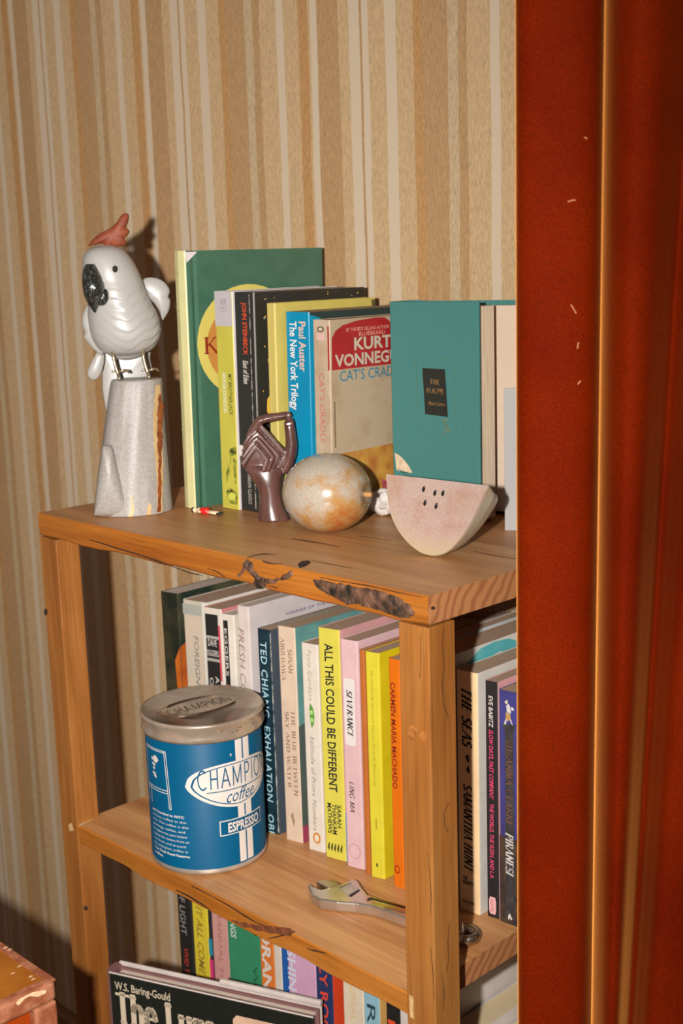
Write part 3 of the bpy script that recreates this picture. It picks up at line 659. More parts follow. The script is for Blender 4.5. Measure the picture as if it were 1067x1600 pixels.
b = mid('paperback_book', 'slim violet and magenta book partly behind the front post', -.272, -.258, .444, paint(84, 84, 134), paint(80, 60, 110), y=.25)
b.sr(0, 1, .45, 1, ink(150, 40, 80)); b.st(sans('HERALDS OF'), .22, .5, .5, .5, ink(200, 190, 190))
b = mid('hardcover_book', 'pale book with blue top edge behind the front post', -.255, -.2306, .4464, paint(186, 184, 180), mat('pale_blue_cover', (186, 190, 190), rough=.4), y=.235, d=.30)
b = mid('paperback_book', 'white paperback with turquoise blob on its front cover', -.222, -.170, .4464, paint(196, 190, 182), paint(200, 196, 188), y=.22, d=.30)
b.fp([(.16, .08), (.2, .045), (.3, .012), (.42, .005), (.55, .012), (.62, .03), (.64, .055), (.52, .062), (.48, .05), (.42, .055), (.3, .08), (.2, .095)], mat('turquoise_wash', (66, 160, 172), rgb2=(104, 172, 170), rough=.4, scale=30))
b = mid('paperback_book', 'tan paperback with tall black ornamental lettering right of the post', -.164, -.1225, .424, mat('tan_cover', (226, 190, 142), rough=.4, var=.07), paint(206, 198, 188), y=.25, skew=.1)
b.st(strokes('THE SEAS', T=.2, t=.07, shear=.28), .07, .31, .5, .44, ink(28, 28, 24)); b.st(strokes('SAMANTHA HUNT', T=.2, t=.07, shear=.28), .46, .83, .5, .38, ink(28, 28, 24))
b.sp([(.4, .345), (.55, .335), (.58, .365), (.5, .37)], BLK); b.sp([(.42, .40), (.56, .38), (.6, .41), (.52, .415)], BLK)
b.sh(sans('THE', bold=.03), .2, .42, .865, .014, BLK); b.sh(sans("HUNT'S", bold=.03), .2, .72, .885, .016, BLK); b.sh(sans('TIN HOUSE', bold=.02), .2, .75, .965, .012, BLK)
b.ft(sans('A NOVEL OF THE COAST', bold=.01), .45, .98, .07, .016, ink(150, 138, 124))
b = mid('paperback_book', 'slim black paperback with white and pink capitals and pink tab', -.1135, -.090, .4135, paint(38, 36, 36), paint(206, 150, 152), y=.262, skew=.12)
b.st(sans('EVE BABITZ', bold=.012, shear=.15), .06, .19, .5, .34, WHT); b.st(sans('SLOW DAYS, FAST COMPANY', bold=.014, shear=.15), .2, .49, .5, .34, ink(220, 70, 110)); b.st(sans('THE WORLD, THE FLESH, AND L.A.', bold=.014, shear=.15), .51, .83, .5, .34, ink(220, 70, 110))
b.sp([(.2, .925), (.3, .91), (.7, .91), (.78, .925), (.78, .97), (.7, .985), (.3, .985), (.2, .97)], ink(214, 160, 160)); b.st(sans('nyrb'), .922, .975, .5, .3, ink(180, 110, 110))
b.fp([(.2, .02), (.6, .0), (.6, .06), (.2, .09)], ink(60, 52, 52))
b = mid('paperback_book', 'indigo paperback with painted dark column, faun and white italic capitals', -.086, -.047, .4035, mat('indigo_night', (66, 66, 132), rgb2=(56, 54, 104), rough=.35, scale=20), paint(60, 58, 110), y=.263, skew=.08, d=.24)
b.sr(0, 1, .62, 1., mat('night_ground', (44, 40, 44), rgb2=(78, 60, 44), scale=110, rough=.4), .5)
GRY = mat('column_grey', (70, 66, 66), rgb2=(50, 48, 50), scale=120, rough=.4)
b.sr(.3, .72, .15, .97, GRY, .7); b.sp([(.2, .135), (.82, .135), (.8, .155), (.7, .17), (.32, .17), (.22, .155)], GRY, .8)
b.st(strokes('PIRANESI', T=.2, t=.06, shear=.2), .6, .785, .5, .36, WHT); b.st(strokes('SUSANNA CLARKE', T=.16, t=.05, shear=.1), .2, .57, .5, .3, ink(110, 76, 56))
for pts, c in (([(.38, .06), (.5, .05), (.56, .06), (.62, .085), (.5, .1), (.42, .09)], WHT), ([(.36, .09), (.55, .085), (.6, .11), (.46, .125), (.36, .115)], ink(186, 140, 70)), ([(.52, .11), (.62, .115), (.7, .14), (.62, .13)], WHT), ([(.3, .045), (.44, .035), (.46, .05), (.36, .055)], ink(206, 190, 160)), ([(.62, .06), (.74, .065), (.76, .075), (.62, .075)], WHT), ([(.36, .115), (.42, .115), (.36, .14), (.26, .14)], WHT)):
    b.sp(pts, c, 1.)
b.sp([(.4, .965), (.5, .95), (.62, .975), (.56, .98), (.5, .97), (.42, .985)], WHT, 1.)

# ================================================================== books on the top board
def top(name, label, x0, x1, y, h, spine, front, d=.266, yaw=0, lean=1.1, skew=.08, **k):
    return Book(name, label, x0, y, 0, x1-x0, d, h, spine, front, yaw=yaw, lean=lean, skew=skew, group=GT, **k)
CRM = paint(188, 180, 130); GRN = mat('green_jacket', (60, 97, 77), rough=.32, var=.08, scale=50, spec=.5)
b = top('hardcover_book', 'tall green jacketed hardback with cream spine and yellow oval on cover', -.812, -.779, .21, .485, CRM, GRN, d=.335, yaw=-3, hard=True, page=PAGEW)
YL, OG, RD = ink(196, 180, 90), ink(180, 122, 56), ink(130, 40, 16)
b.fp(B2(.43, .36, 40, rx=.37, ry=.225), YL, .7); b.fp(B2(.455, .37, 40, rx=.33, ry=.18), OG, .9)
b.ft(strokes('KEROUAC', T=.14, t=.045), .105, .86, .395, .062, RD)
b.ft(strokes('DHARMA', T=.14, t=.045), .185, .8, .6, .06, RD)
b.st(strokes('JACK KEROUAC', **SE), .08, .34, .4, .34, ink(150, 146, 90)); b.st(strokes('THE DHARMA BUMS', **SE), .42, .8, .4, .36, ink(150, 146, 90)); b.sp([(.25, .86), (.7, .885), (.7, .9), (.3, .89)], ink(120, 118, 84))
b.fp([(.005, .005), (.085, .005), (.03, .035), (.01, .045)], ink(206, 192, 190), 1.)
b = top('paperback_book', 'grey and acid yellow paperback with small black slanted title', -.745, -.6985, .250, .409, mat('acid_spine', (178, 168, 66), rough=.4, var=.05), paint(200, 190, 190), yaw=-1, page=PAGEW)
b.sr(.01, .99, .0, .155, ink(172, 164, 166)); b.st(sans('MY BROTHER JACK', shear=.2, bold=.01), .37, .56, .75, .2, ink(74, 76, 30)); b.st(sans('GEORGE JOHNSTON', bold=.05), .365, .55, .42, .2, ink(198, 194, 150))
b.sh(strokes('AR', T=.1, t=.06, serif=False), .32, .68, .06, .026, ink(120, 112, 112)); b.sh(sans('IMPRINT'), .28, .72, .078, .008, ink(130, 122, 122)); b.sh(sans('BOOKS'), .34, .66, .09, .007, ink(140, 132, 132))
for pts in ([(.55, .72), (.95, .70), (.98, .74), (.7, .75), (.6, .79)], [(.3, .84), (.5, .79), (.55, .82), (.35, .88)], [(.3, .92), (.5, .9), (.95, .92), (.9, .975), (.5, .975), (.3, .95)], [(.75, .76), (.95, .76), (.9, .88), (.8, .87)]):
    b.sp(pts, mat('boot_print', (54, 58, 26), rgb2=(170, 172, 60), scale=160, rough=.4))
b.sp([(.42, .935), (.6, .92), (.85, .93), (.8, .955), (.5, .958)], ink(190, 188, 80), 1.)
b = top('paperback_book', 'black paperback with red author capitals and white flecked cover', -.696, -.6405, .256, .407, paint(40, 40, 38), mat('starry_black', (44, 42, 36), rough=.35), yaw=-4, page=PAGEW)
b.st(sans('JOHN STEINBECK', bold=.012), .045, .28, .52, .22, ink(214, 76, 36)); b.st(sans('East of Eden', shear=.3, bold=.012), .305, .41, .5, .26, WHT)
b.sr(.0, .22, .695, .745, ink(206, 196, 190)); b.st(sans('PENGUIN CLASSICS', space=1.3), .82, .965, .5, .17, ink(200, 190, 180))
WEAR = mat('worn_line', (190, 180, 164), rgb2=(70, 66, 60), scale=220, rough=.7, contrast=(.4, .6)); b.sr(.76, .79, .01, .985, WEAR, .9); b.sr(.965, 1., .0, 1., ink(178, 166, 160), .9)
rs = random.Random(3)
GOLD = ink(206, 160, 60)
for i in range(46):
    a, f0 = rs.uniform(.05, .95), rs.choice([rs.uniform(.005, .12), rs.uniform(.01, .5)]); q = rs.uniform(.002, .0055); b.fp([(a-q*1.3, f0), (a, f0-q), (a+q*1.3, f0), (a, f0+q)], GOLD if i % 3 else ink(190, 180, 150))
b.fp([(.085, .48), (.12, .455), (.135, .5), (.12, .55), (.095, .56), (.08, .53)], ink(216, 170, 60)); b.fp([(.1, .30), (.14, .29), (.145, .33), (.11, .335)], GOLD)
b.fp([(.1, .72), (.16, .68), (.16, .76), (.1, .76)], ink(216, 170, 60))
b = top('paperback_book', 'plain yellow paperback with blank grooved spine', -.618, -.597, .265, .387, mat('yellow_ribbed', (184, 166, 90), rough=.5, var=.06, scale=1, stretch=(900, 10, 4)), paint(188, 170, 86), yaw=-1, d=.255)
b.fp([(.96, .01), (1, .01), (1, .06), (.97, .06)], ink(90, 80, 50))
b = top('paperback_book', 'bright blue paperback with white rounded title on spine and black front', -.589, -.531, .285, .3705, mat('azure_spine', (0, 130, 166), rgb2=(8, 118, 154), rough=.35, scale=14), paint(44, 56, 52), yaw=-1, d=.27, lean=1.0)
b.st(sans('Paul Auster', bold=.02), .045, .285, .72, .3, ink(206, 168, 150)); b.st(sans('The New York Trilogy', bold=.02), .045, .475, .34, .3, ink(210, 206, 204))
b.fp([(0, .01), (.1, .03), (.1, 1), (0, 1)], ink(10, 130, 164)); b.sp([(0, .52), (.2, .5), (.35, .6), (.1, .66), (0, .64)], ink(120, 180, 200))
b.sp([(.5, .78), (1, .74), (1, .99), (.3, .99), (.4, .86)], ink(20, 130, 124)); b.sp([(.4, .86), (.55, .84), (.6, .87), (.45, .9)], ink(180, 206, 206), 1.)
b = top('paperback_book', 'worn cream pocket paperback with torn red banner and big white name', -.5185, -.4785, .285, .3575, mat('aged_cream', (176, 156, 132), rgb2=(158, 132, 104), rough=.55, scale=50, contrast=(.25, .6)), mat('aged_cream_front', (170, 148, 121), rgb2=(152, 125, 96), rough=.55, scale=40, contrast=(.2, .5)), yaw=-1, d=.222, lean=1.0)
REDB = mat('red_banner', (156, 34, 36), rough=.45, var=.1, scale=60)
b.fp([(.015, .245), (.02, .09), (.06, .055), (.14, .03), (.3, .012), (.5, .004), (.62, .006), (.68, .03), (.74, .02), (.8, .04), (.86, .015), (.95, .05), (.985, .1), (1., .245)], REDB)
CRW = ink(184, 170, 148)
b.ft(sans('KURT', bold=.028), .265, .69, .155, .062, CRW); b.ft(sans('VONNEGUT', bold=.028), .05, .86, .23, .06, CRW)
b.ft(sans("CAT'S CRADLE"), .1, .82, .305, .055, ink(40, 112, 134)); b.ft(sans('BY THE BEST-SELLING AUTHOR OF'), .18, .72, .062, .018, ink(214, 150, 130)); b.ft(sans('BLUEBEARD'), .32, .62, .088, .02, ink(214, 150, 130))
b.fp([(.03, .70), (.1, .665), (.85, .655), (.95, .68), (.95, .93), (.9, .945), (.5, .95), (.06, .88)], mat('straw_print', (186, 140, 60), rgb2=(160, 96, 44), scale=70, rough=.5))
PK = mat('pink_hands', (190, 96, 104), rgb2=(140, 50, 60), scale=120, rough=.5)
for pts in ([(.04, .7), (.12, .68), (.2, .73), (.26, .8), (.24, .85), (.1, .82)], [(.82, .70), (.95, .665), (.96, .74), (.9, .82), (.93, .9), (.86, .95), (.68, .945), (.66, .9), (.78, .89), (.8, .8)], [(.56, .83), (.62, .85), (.66, .93), (.58, .94)], [(.36, .84), (.42, .84), (.4, .9)]): b.fp(pts, PK, 1.)
b.fp([(.7, .885), (.82, .88), (.86, .93), (.72, .94)], ink(70, 50, 40), 1.1)
b.st(sans("CAT'S CRADLE"), .26, .61, .5, .3, ink(178, 100, 96)); b.st(sans('KURT VONNEGUT'), .665, .98, .5, .26, ink(70, 126, 146)); b.st(sans('DELL FICTION', shear=.2), .115, .225, .45, .28, ink(176, 146, 112))
b.sr(.24, .7, .065, .1, ink(200, 160, 150)); b.sp(B2(.48, .045, 14, rx=.2, ry=.014), ink(60, 50, 44)); b.sp(B2(.48, .045, 14, rx=.13, ry=.009), ink(192, 170, 142), 1.)
b.sr(.88, .97, .03, .245, REDB, .9); b.fp([(.03, .40), (.045, .40), (.045, .63), (.03, .63)], ink(120, 96, 70))

# the open teal book
def open_book():
    y = .415; xl = ony(610, 472, y); xr = ony(747, 475, y); h = xl.z*U; wd = (xr.x-xl.x)*U
    r = empty('open_hardcover_book', W((xl.x, y, 0.0006))); tag(r, 'teal cloth hardback standing fanned open with black title panel', 'book', GT)
    TL = mat('teal_cloth', (56, 111, 108), rgb2=(76, 127, 120), rough=.75, scale=1, stretch=(1500, 1500, 900), spec=.2, bump=.3, bscale=1)
    ct = .0026; b1 = .024
    bev_box('front_board', (0, wd, 0, ct, 0, h), TL, r, bev=.0006)
    v, f = box_vf(.004, wd-.005, ct+.0002, ct+b1, .003, h-.004); mesh_obj('page_block', v, f, mat('fore_edge', (214, 190, 162), rough=.8, var=.12, scale=1, stretch=(60, 900, 30), spec=.1), r)
    # second half swung back from the spine
    a2 = math.radians(13); c, s = math.cos(a2), math.sin(a2); o = Vector((.002, ct+b1+.001, 0))
    def rot(q): return (o.x+q[0]*c-q[1]*s, o.y+q[0]*s+q[1]*c, q[2])
    w2 = wd*1.42
    PG = mat('page_face', (202, 180, 158), rough=.85, var=.04, scale=20, spec=.1)
    v, f = box_vf(.004, w2-.006, 0, .009, .003, h-.005); mesh_obj('page_block', [rot(q) for q in v], f, PG, r)
    v, f = box_vf(0, w2, .0094, .012, 0, h-.001); mesh_obj('back_board', [rot(q) for q in v], f, TL, r)
    ye = o.y+.012
    vv = []; ff = []
    n = 8
    for k in range(n+1):
        t = math.pi*k/n; yc = (ye)/2; ry = ye/2
        for zz in (0, h):
            vv.append((-.0005-.005*math.sin(t), yc-ry*math.cos(t), zz)); vv.append((.0022-.005*math.sin(t), yc-(ry-.001)*math.cos(t), zz))
    for k in range(n):
        A, Bq = k*4, k*4+4
        ff += [(A, A+2, Bq+2, Bq), (A+1, Bq+1, Bq+3, A+3), (A, Bq, Bq+1, A+1), (A+2, A+3, Bq+3, Bq+2)]
    ff += [(0, 1, 3, 2), (4*n, 4*n+2, 4*n+3, 4*n+1)]
    mesh_obj('spine', vv, ff, TL, r)
    def q(px, py): p = ony(px, py, y); return ((p.x-xl.x)*U, p.z*U)
    def poly(px, m, e): v = [(a, -e, z) for a, z in (q(*k) for k in px)]; return mesh_obj('stamped_print', v, [tuple(range(len(v)))], m, r, recalc=False)
    poly([(660, 575.5), (695.5, 577.5), (700, 652), (664.5, 647.5)], mat('black_stamp', (36, 36, 30), rough=.6, var=.1, scale=300), EPS*.8)
    GD = ink(150, 112, 68)
    for (s_, p0, p1, cp, g) in (('THE', (672, 600), (687, 602), 7.5, strokes('THE', T=.18, t=.08)), ('P', (667, 614), (693.5, 616), 7.5, strokes('PLAGUE', T=.18, t=.08)), ('a', (669, 633), (695, 635), 6, sans('Albert Camus', shear=.3))):
        a, b_ = q(*p0), q(*p1); a2_ = q(p0[0], p0[1]-cp)
        u = Vector((b_[0]-a[0], 0, b_[1]-a[1])); lettering(r, g, (a[0], -EPS*1.3, a[1]), u.normalized(), (0, 0, 1), a2_[1]-a[1], GD, fit=u.length)
    FRM = ink(80, 116, 92)
    loop = [(649, 558), (708, 562), (714, 685), (655, 677)]
    for i in range(4):
        p0, p1 = loop[i], loop[(i+1) % 4]; dx, dy = p1[0]-p0[0], p1[1]-p0[1]; l = math.hypot(dx, dy); nx, ny = -dy/l*.5, dx/l*.5
        poly([(p0[0]-nx, p0[1]-ny), (p1[0]-nx, p1[1]-ny), (p1[0]+nx, p1[1]+ny), (p0[0]+nx, p0[1]+ny)], FRM, EPS)
    for a, b_ in (((693, 678), (698, 670)), ((698, 670), (705, 677)), ((698, 670), (697, 662)), ((697, 665), (703, 669)), ((697, 663), (693, 659)), ((693, 656.5), (702, 656.5)), ((692, 656), (694, 660))):
        dx, dy = b_[0]-a[0], b_[1]-a[1]; l = math.hypot(dx, dy); nx, ny = -dy/l*.7, dx/l*.7
        poly([(a[0]-nx, a[1]-ny), (b_[0]-nx, b_[1]-ny), (b_[0]+nx, b_[1]+ny), (a[0]+nx, a[1]+ny)], ink(120, 120, 70), EPS)
    poly([(617, 708), (623, 711), (630, 717), (638, 727), (645, 739), (634, 739), (620, 735)], mat('torn_board', (206, 182, 150), rough=.8, var=.15, scale=200), EPS)
    poly([(620, 731), (628, 736), (640, 739), (630, 740)], ink(50, 84, 76), EPS*1.4)
open_book()

# ================================================================== books on the lower shelf
ZL = -2*H; YLW = .24
def low(name, label, x0, x1, spine, front, h=.435, **k):
    return Book(name, label, x0, k.pop('y', YLW), ZL, x1-x0, k.pop('d', .26), h, spine, front, skew=k.pop('skew', .1), group=GLW, **k)
b = low('paperback_book', 'black paperback with outlined grey capitals and red words at row end', -.953, -.912, paint(34, 34, 32), paint(50, 48, 48))
b.st(sans('TRICKS OF LIGHT', bold=.01), -.12, .33, .42, .42, ink(140, 132, 128)); b.st(sans('VIVID TALES', bold=.01), .40, .62, .5, .34, ink(180, 56, 40))
b = low('paperback_book', 'yellow paperback with brown brush capitals on the lower shelf', -.902, -.856, paint(206, 184, 52), paint(200, 178, 50))
b.st(sans('LET IT ALL COME DOWN', bold=.01, shear=.2), .02, .72, .5, .4, ink(140, 112, 40))
b = low('paperback_book', 'very thin black, teal and hot pink booklet on the lower shelf', -.849, -.838, paint(40, 40, 42), paint(44, 44, 46))
b.sr(0, 1, .27, .36, ink(40, 130, 150)); b.sr(0, 1, .38, .98, ink(206, 50, 110))
b = low('paperback_book', 'dusty pink paperback with faint thin lettering on the lower shelf', -.836, -.788, paint(196, 142, 134), paint(190, 138, 130))
b.st(sans('A MANUAL FOR SOMETHING'), .02, .95, .5, .24, ink(164, 104, 100))
b = low('paperback_book', 'thick green book with white and dark green words on spine', -.785, -.690, paint(52, 128, 92), paint(46, 116, 84))
b.st(sans('COLLECTED SONGS', bold=.02), -.2, .2, .2, .17, ink(190, 200, 184)); b.st(sans('EMMA', bold=.01), .42, .62, .22, .17, ink(34, 92, 64)); b.st(sans('WINTER', bold=.01), .3, .7, .8, .14, ink(34, 92, 64)); b.st(sans('SONGS', bold=.01), .45, .8, .62, .14, ink(34, 92, 64))
b = low('paperback_book', 'orange paperback with heavy white letters and white front', -.683, -.645, paint(204, 110, 44), paint(198, 186, 168))
b.st(sans('ORANGE', bold=.03), .06, .52, .5, .62, ink(206, 194, 184))
b = low('paperback_book', 'slim off-white book between orange and lilac spines', -.641, -.620, paint(200, 188, 172), paint(196, 182, 166))
b = low('paperback_book', 'lilac paperback with blue band, white capitals and red corner', -.616, -.528, paint(198, 152, 178), paint(190, 60, 40))
b.sr(0, .2, 0, 1, ink(30, 84, 150)); b.st(sans('FISHING', bold=.02), .04, .38, .3, .24, ink(196, 200, 210)); b.sp([(1, .34), (1, .98), (.6, .98), (.7, .55), (.85, .42)], ink(196, 60, 40))
b = low('paperback_book', 'navy paperback with slanted red author name and tomato front', -.520, -.478, paint(38, 50, 88), paint(206, 70, 34))
b.st(sans('SALLY ROONEY', bold=.02, shear=-.1), -.06, .62, .5, .46, ink(206, 70, 46))
b = low('paperback_book', 'cream book with pale gold lettering on the lower shelf', -.446, -.396, paint(208, 192, 168), paint(214, 196, 176))
b.st(sans('ANIMAL FAIR AND OTHERS'), .05, .9, .5, .3, ink(206, 176, 128))
b = low('paperback_book', 'sky blue paperback with dark thin capitals on the lower shelf', -.391, -.354, paint(132, 172, 184), paint(210, 160, 90))
b.st(sans('ROME'), .17, .62, .5, .56, ink(40, 60, 70))
b = low('paperback_book', 'black paperback with vermilion capitals beside the front post', -.334, -.300, paint(34, 32, 30), paint(40, 36, 36))
b.st(sans('HUNGER', bold=.02), .19, .8, .4, .5, ink(214, 74, 40))
b = low('paperback_book', 'slim salmon red book behind the front post on lower shelf', -.290, -.268, paint(206, 92, 76), paint(200, 88, 70))
b = low('hardcover_book', 'tall white book with plain white cover at the end of the lower row', -.262, -.205, paint(196, 184, 176), paint(204, 192, 184), h=.47, d=.31, y=.2)
b = low('paperback_book', 'shorter white paperback with cream page tops near the shelf end', -.198, -.150, paint(196, 182, 168), paint(204, 194, 188), h=.385, d=.30, y=.17, page=mat('page_cream', (206, 184, 146), rough=.8, var=.06, scale=1, stretch=(1500, 40, 40)))
b = low('paperback_book', 'short pale book standing last on the lower shelf', -.146, -.095, paint(196, 186, 176), paint(200, 190, 184), h=.36, d=.30, y=.17, page=mat('page_cream', (206, 184, 146)))

# large dark hardback leaning at the front of the lower shelf
def lure():
    zt = -.925; pl = onz(170, 1519, zt); pr = onz(489, 1590, zt)
    u = (pr-pl); wd = Vector((u.x, u.y, 0)).length*U; yaw = math.atan2(u.y, u.x); h = (zt-ZL)*U-.0006; th = .021
    r = empty('large_hardcover_book', W((pl.x, pl.y, ZL))+Vector((0, 0, .0004)), yaw)
    tag(r, 'large black jacketed hardback with big cream slab letters facing front, lower shelf', 'book')
    JK = mat('black_jacket', (30, 32, 28), rough=.35, var=.1); RM = mat('plum_endpaper', (120, 82, 80), rough=.6, var=.1); WH = mat('jacket_edge', (196, 182, 172), rough=.6, var=.1)
    bev_box('front_board', (0, wd, 0, .003, 0, h), JK, r, bev=.0008); bev_box('back_board', (0, wd, th-.003, th, 0, h+.002), mat('jacket_white', (196, 184, 174)), r, bev=.0008)
    v, f = box_vf(.006, wd-.004, .0062, th-.0062, .004, h-.004); mesh_obj('page_block', v, f, PAGEW, r)
    for (y0, y1) in ((.0032, .006), (th-.006, th-.0032)): v, f = box_vf(.002, wd-.001, y0, y1, .002, h-.0015); mesh_obj('endpaper', v, f, RM, r)
    vv, ff = tube_vf([(0, .0015+(th-.003)*.5, 0), (0, .0015+(th-.003)*.5, h)], th*.5, 14, 1.); vv = [(min(x*.55, .003), y, z) for x, y, z in vv]; mesh_obj('spine', vv, ff, RM, r)
    vv, ff = tube_vf([(0, .0005, h), (wd, .0005, h)], .0009, 6); mesh_obj('worn_edge', vv, ff, WH, r)
    vv, ff = tube_vf([(wd*.52, th-.002, h+.0035), (wd, th-.002, h+.0035)], [.003]*2, 8); mesh_obj('jacket_curl', vv, ff, WH, r)
    E0 = -EPS; CR = ink(198, 180, 154)
    lettering(r, sans('W.S. Baring-Gould', bold=.012), (.006, E0, h-.016), (1, 0, 0), (0, 0, 1), .0085, CR, fit=.062)
    lettering(r, strokes('The Lure', T=.24, t=.09, track=.0), (.006, E0, h-.052), (1, 0, 0), (0, 0, 1), .032, CR, fit=.112)
    lettering(r, strokes('of the', T=.24, t=.09, track=.0), (.012, E0, h-.09), (1, 0, 0), (0, 0, 1), .03, CR, fit=.08)
    a = wd*.62; pts = [(a, h-.07), (a, h-.02), (a+.004, h-.015), (wd-.016, h-.015), (wd-.012, h-.019), (wd-.012, h-.07)]
    mesh_obj('cover_picture', [(x, E0*.8, z) for x, z in pts], [tuple(range(6))], mat('picture_peach', (204, 168, 140), rough=.5, var=.08), r, recalc=False)
lure()
# ================================================================== coffee can
def face_angle(p): d = p-CAM; return math.atan2(-d.x, d.y)
def coffee_can():
    R = .1075*U; hb = .262*U; pf = onz(330, 1369, -H); d = (pf-CAM); d.z = 0; d.normalize(); c = pf+d*.1075
    r = empty('coffee_can', W((c.x, c.y, -H))+Vector((0, 0, .0003)), face_angle(c)); tag(r, 'round blue coffee can with white stripes, oval emblem and worn steel lid', 'can')
    TIN = mat('tin', (186, 172, 158), rough=.3, metal=.6, var=.18, scale=60); BLU = mat('blue_label', (0, 76, 110), rough=.48, spec=.14, var=.05, scale=30)
    LID = mat('lid_steel', (196, 178, 158), rgb2=(164, 144, 124), rough=.27, metal=.6, scale=40, contrast=(.3, .6))
    lathe('can_body', [(0, .001), (R-.002, .001), (R, .0015), (R+.0008, .003), (R+.0008, .0045), (R, .006), (R, hb-.002), (R-.002, hb)], [TIN, BLU], r, 96, [0, 0, 0, 0, 0, 1, 0])
    rl = R+.0022; lh = .0125
    l = lathe('lid', [(R-.0005, hb-.004), (rl, hb-.0045), (rl+.0008, hb-.002), (rl+.0002, hb), (rl, hb+lh-.004), (rl+.0012, hb+lh-.0025), (rl+.0006, hb+lh), (rl-.0012, hb+lh), (rl-.003, hb+lh-.0022), (R*.62, hb+lh-.0022), (R*.6, hb+lh-.0032), (0, hb+lh-.0032)], LID, r, 96)
    RUST = mat('rust_specks', (96, 60, 36), rough=.8)
    def wr(s, z, e=EPS):     # arc length from the side facing the viewer, to the right
        t = s/R; return Vector(((R+e)*math.sin(t), -(R+e)*math.cos(t), z))
    rs = random.Random(5)
    for i in range(26):
        t = rs.uniform(.25, 1.25); z = hb+lh-.0035-rs.random()*.006; q = rs.uniform(.0004, .0012)
        P = [Vector(((rl+.0016)*math.sin(t+a*q/R), -(rl+.0016)*math.cos(t+a*q/R), z+b*q*.7)) for a, b in ((-1, 0), (0, -1), (1, .2), (.1, 1))]; mesh_obj('rust_speck', P, [(0, 1, 2, 3)], RUST, l, recalc=False)
    # embossed oval on the lid
    EM = mat('lid_emboss', (120, 98, 82), rough=.4, metal=1., var=.3, scale=150)
    zt = hb+lh-.0021
    for k, (ax, ay) in enumerate(((.78, .4), (.73, .36))):
        pts = [(R*ax*math.cos(a), R*ay*math.sin(a)+R*.12, zt-.0006) for a in [2*math.pi*i/40 for i in range(41)]]
        ca, sa = math.cos(.5), math.sin(.5); pts = [(x*ca-y*sa, x*sa+y*ca, z) for x, y, z in pts]
        vv, ff = tube_vf(pts, .0006, 6); mesh_obj('embossed_ring', vv, ff, EM, l)
    g = strokes('CHAMPION', T=.09, t=.09, serif=False)
    vs, fs, wd = g; k = R*1.2/wd; ca, sa = math.cos(.5), math.sin(.5)
    P = [((x*k-R*.6)*ca-(y*R*.26)*sa, (x*k-R*.6)*sa+(y*R*.26)*ca, zt-.0006) for x, y in vs]; mesh_obj('embossed_lettering', P, fs, EM, l, recalc=False)
    WH = mat('can_white', (206, 196, 186), rough=.35, var=.04)
    PXR = 87.; pxu = .00122*U
    def th(px): return math.asin(max(-.995, min(.995, (px-327)/PXR)))*R
    def band(name, s0, s1, zlo, zhi, m, e, n=24):
        v = []; f = []
        for i in range(n+1):
            s = s0+(s1-s0)*i/n; t = i/n; v += [wr(s, zlo(t), e), wr(s, zhi(t), e)]
        for i in range(n): f.append((2*i, 2*i+2, 2*i+3, 2*i+1))
        return mesh_obj(name, v, f, m, r, recalc=False)
    z0, z1 = .0075, hb-.006
    for a, b in ((371, 380.5), (382.5, 391)): band('stripe', th(a), th(b), lambda t: z0, lambda t: z1, WH, EPS*.6, 3)
    # oval emblem
    sc = th(374); hw = R*.93; zc = .172*U; BL2 = mat('emblem_blue', (0, 76, 112), rough=.35)
    def hi(k): return lambda t: zc+k*.039*U*max(0, 1-abs(2*t-1)**2.7)**.5
    def lo(k): return lambda t: zc-k*.048*U*max(0, 1-abs(2*t-1)**1.6)**.7
    for k, m, e in ((1, WH, 1.), (.9, BL2, 1.3), (.86, WH, 1.6)): band('emblem', sc-hw*k, sc+hw*k, lo(k), hi(k), m, EPS*e, 40)
    def warp(s0, zz, e=2.): return lambda x, y: wr(s0+x, zz+y, EPS*e)
    lettering(r, strokes('CHAMPION', T=.09, t=.09, serif=False, track=.06), (0, 0, 0), (1, 0, 0), (0, 0, 1), .036*U, BL2, fit=hw*1.55, warp=warp(sc-hw*.77, zc-.006*U))
    band('emblem_line', sc-hw*.62, sc+hw*.62, lambda t: zc-.0135*U, lambda t: zc-.0117*U, BL2, EPS*2)
    lettering(r, sans('coffee', shear=.4), (0, 0, 0), (1, 0, 0), (0, 0, 1), .026*U, BL2, fit=hw*.62, warp=warp(sc-hw*.26, zc-.037*U))
    # espresso box
    s0, s1, ze, hh = th(343), th(404), .088*U, .0145*U
    band('espresso_box', s0, s1, lambda t: ze-hh, lambda t: ze+hh, WH, EPS*1.0); band('espresso_box', s0+.0009, s1-.0009, lambda t: ze-hh+.0009, lambda t: ze+hh-.0009, BLU, EPS*1.4)
    lettering(r, sans('ESPRESSO', bold=.03), (0, 0, 0), (1, 0, 0), (0, 0, 1), hh*1.25, WH, fit=(s1-s0)*.74, warp=warp(s0+(s1-s0)*.16, ze-hh*.62))
    # machine drawing
    def line(a, b, wd_=.0007, m=WH):
        (x0, y0), (x1, y1) = a, b; l = math.hypot(x1-x0, y1-y0); nx, ny = -(y1-y0)/l*wd_/2, (x1-x0)/l*wd_/2; n = 6; v = []; f = []
        for i in range(n+1):
            t = i/n; x, y = x0+(x1-x0)*t, y0+(y1-y0)*t; v += [wr(x-nx, y-ny, EPS), wr(x+nx, y+ny, EPS)]
        for i in range(n): f.append((2*i, 2*i+2, 2*i+3, 2*i+1))
        mesh_obj('line_drawing', v, f, m, r, recalc=False)
    a, b = -R*1.28, -R*.70; zt_, zm, zbm = .233*U, .158*U, .124*U
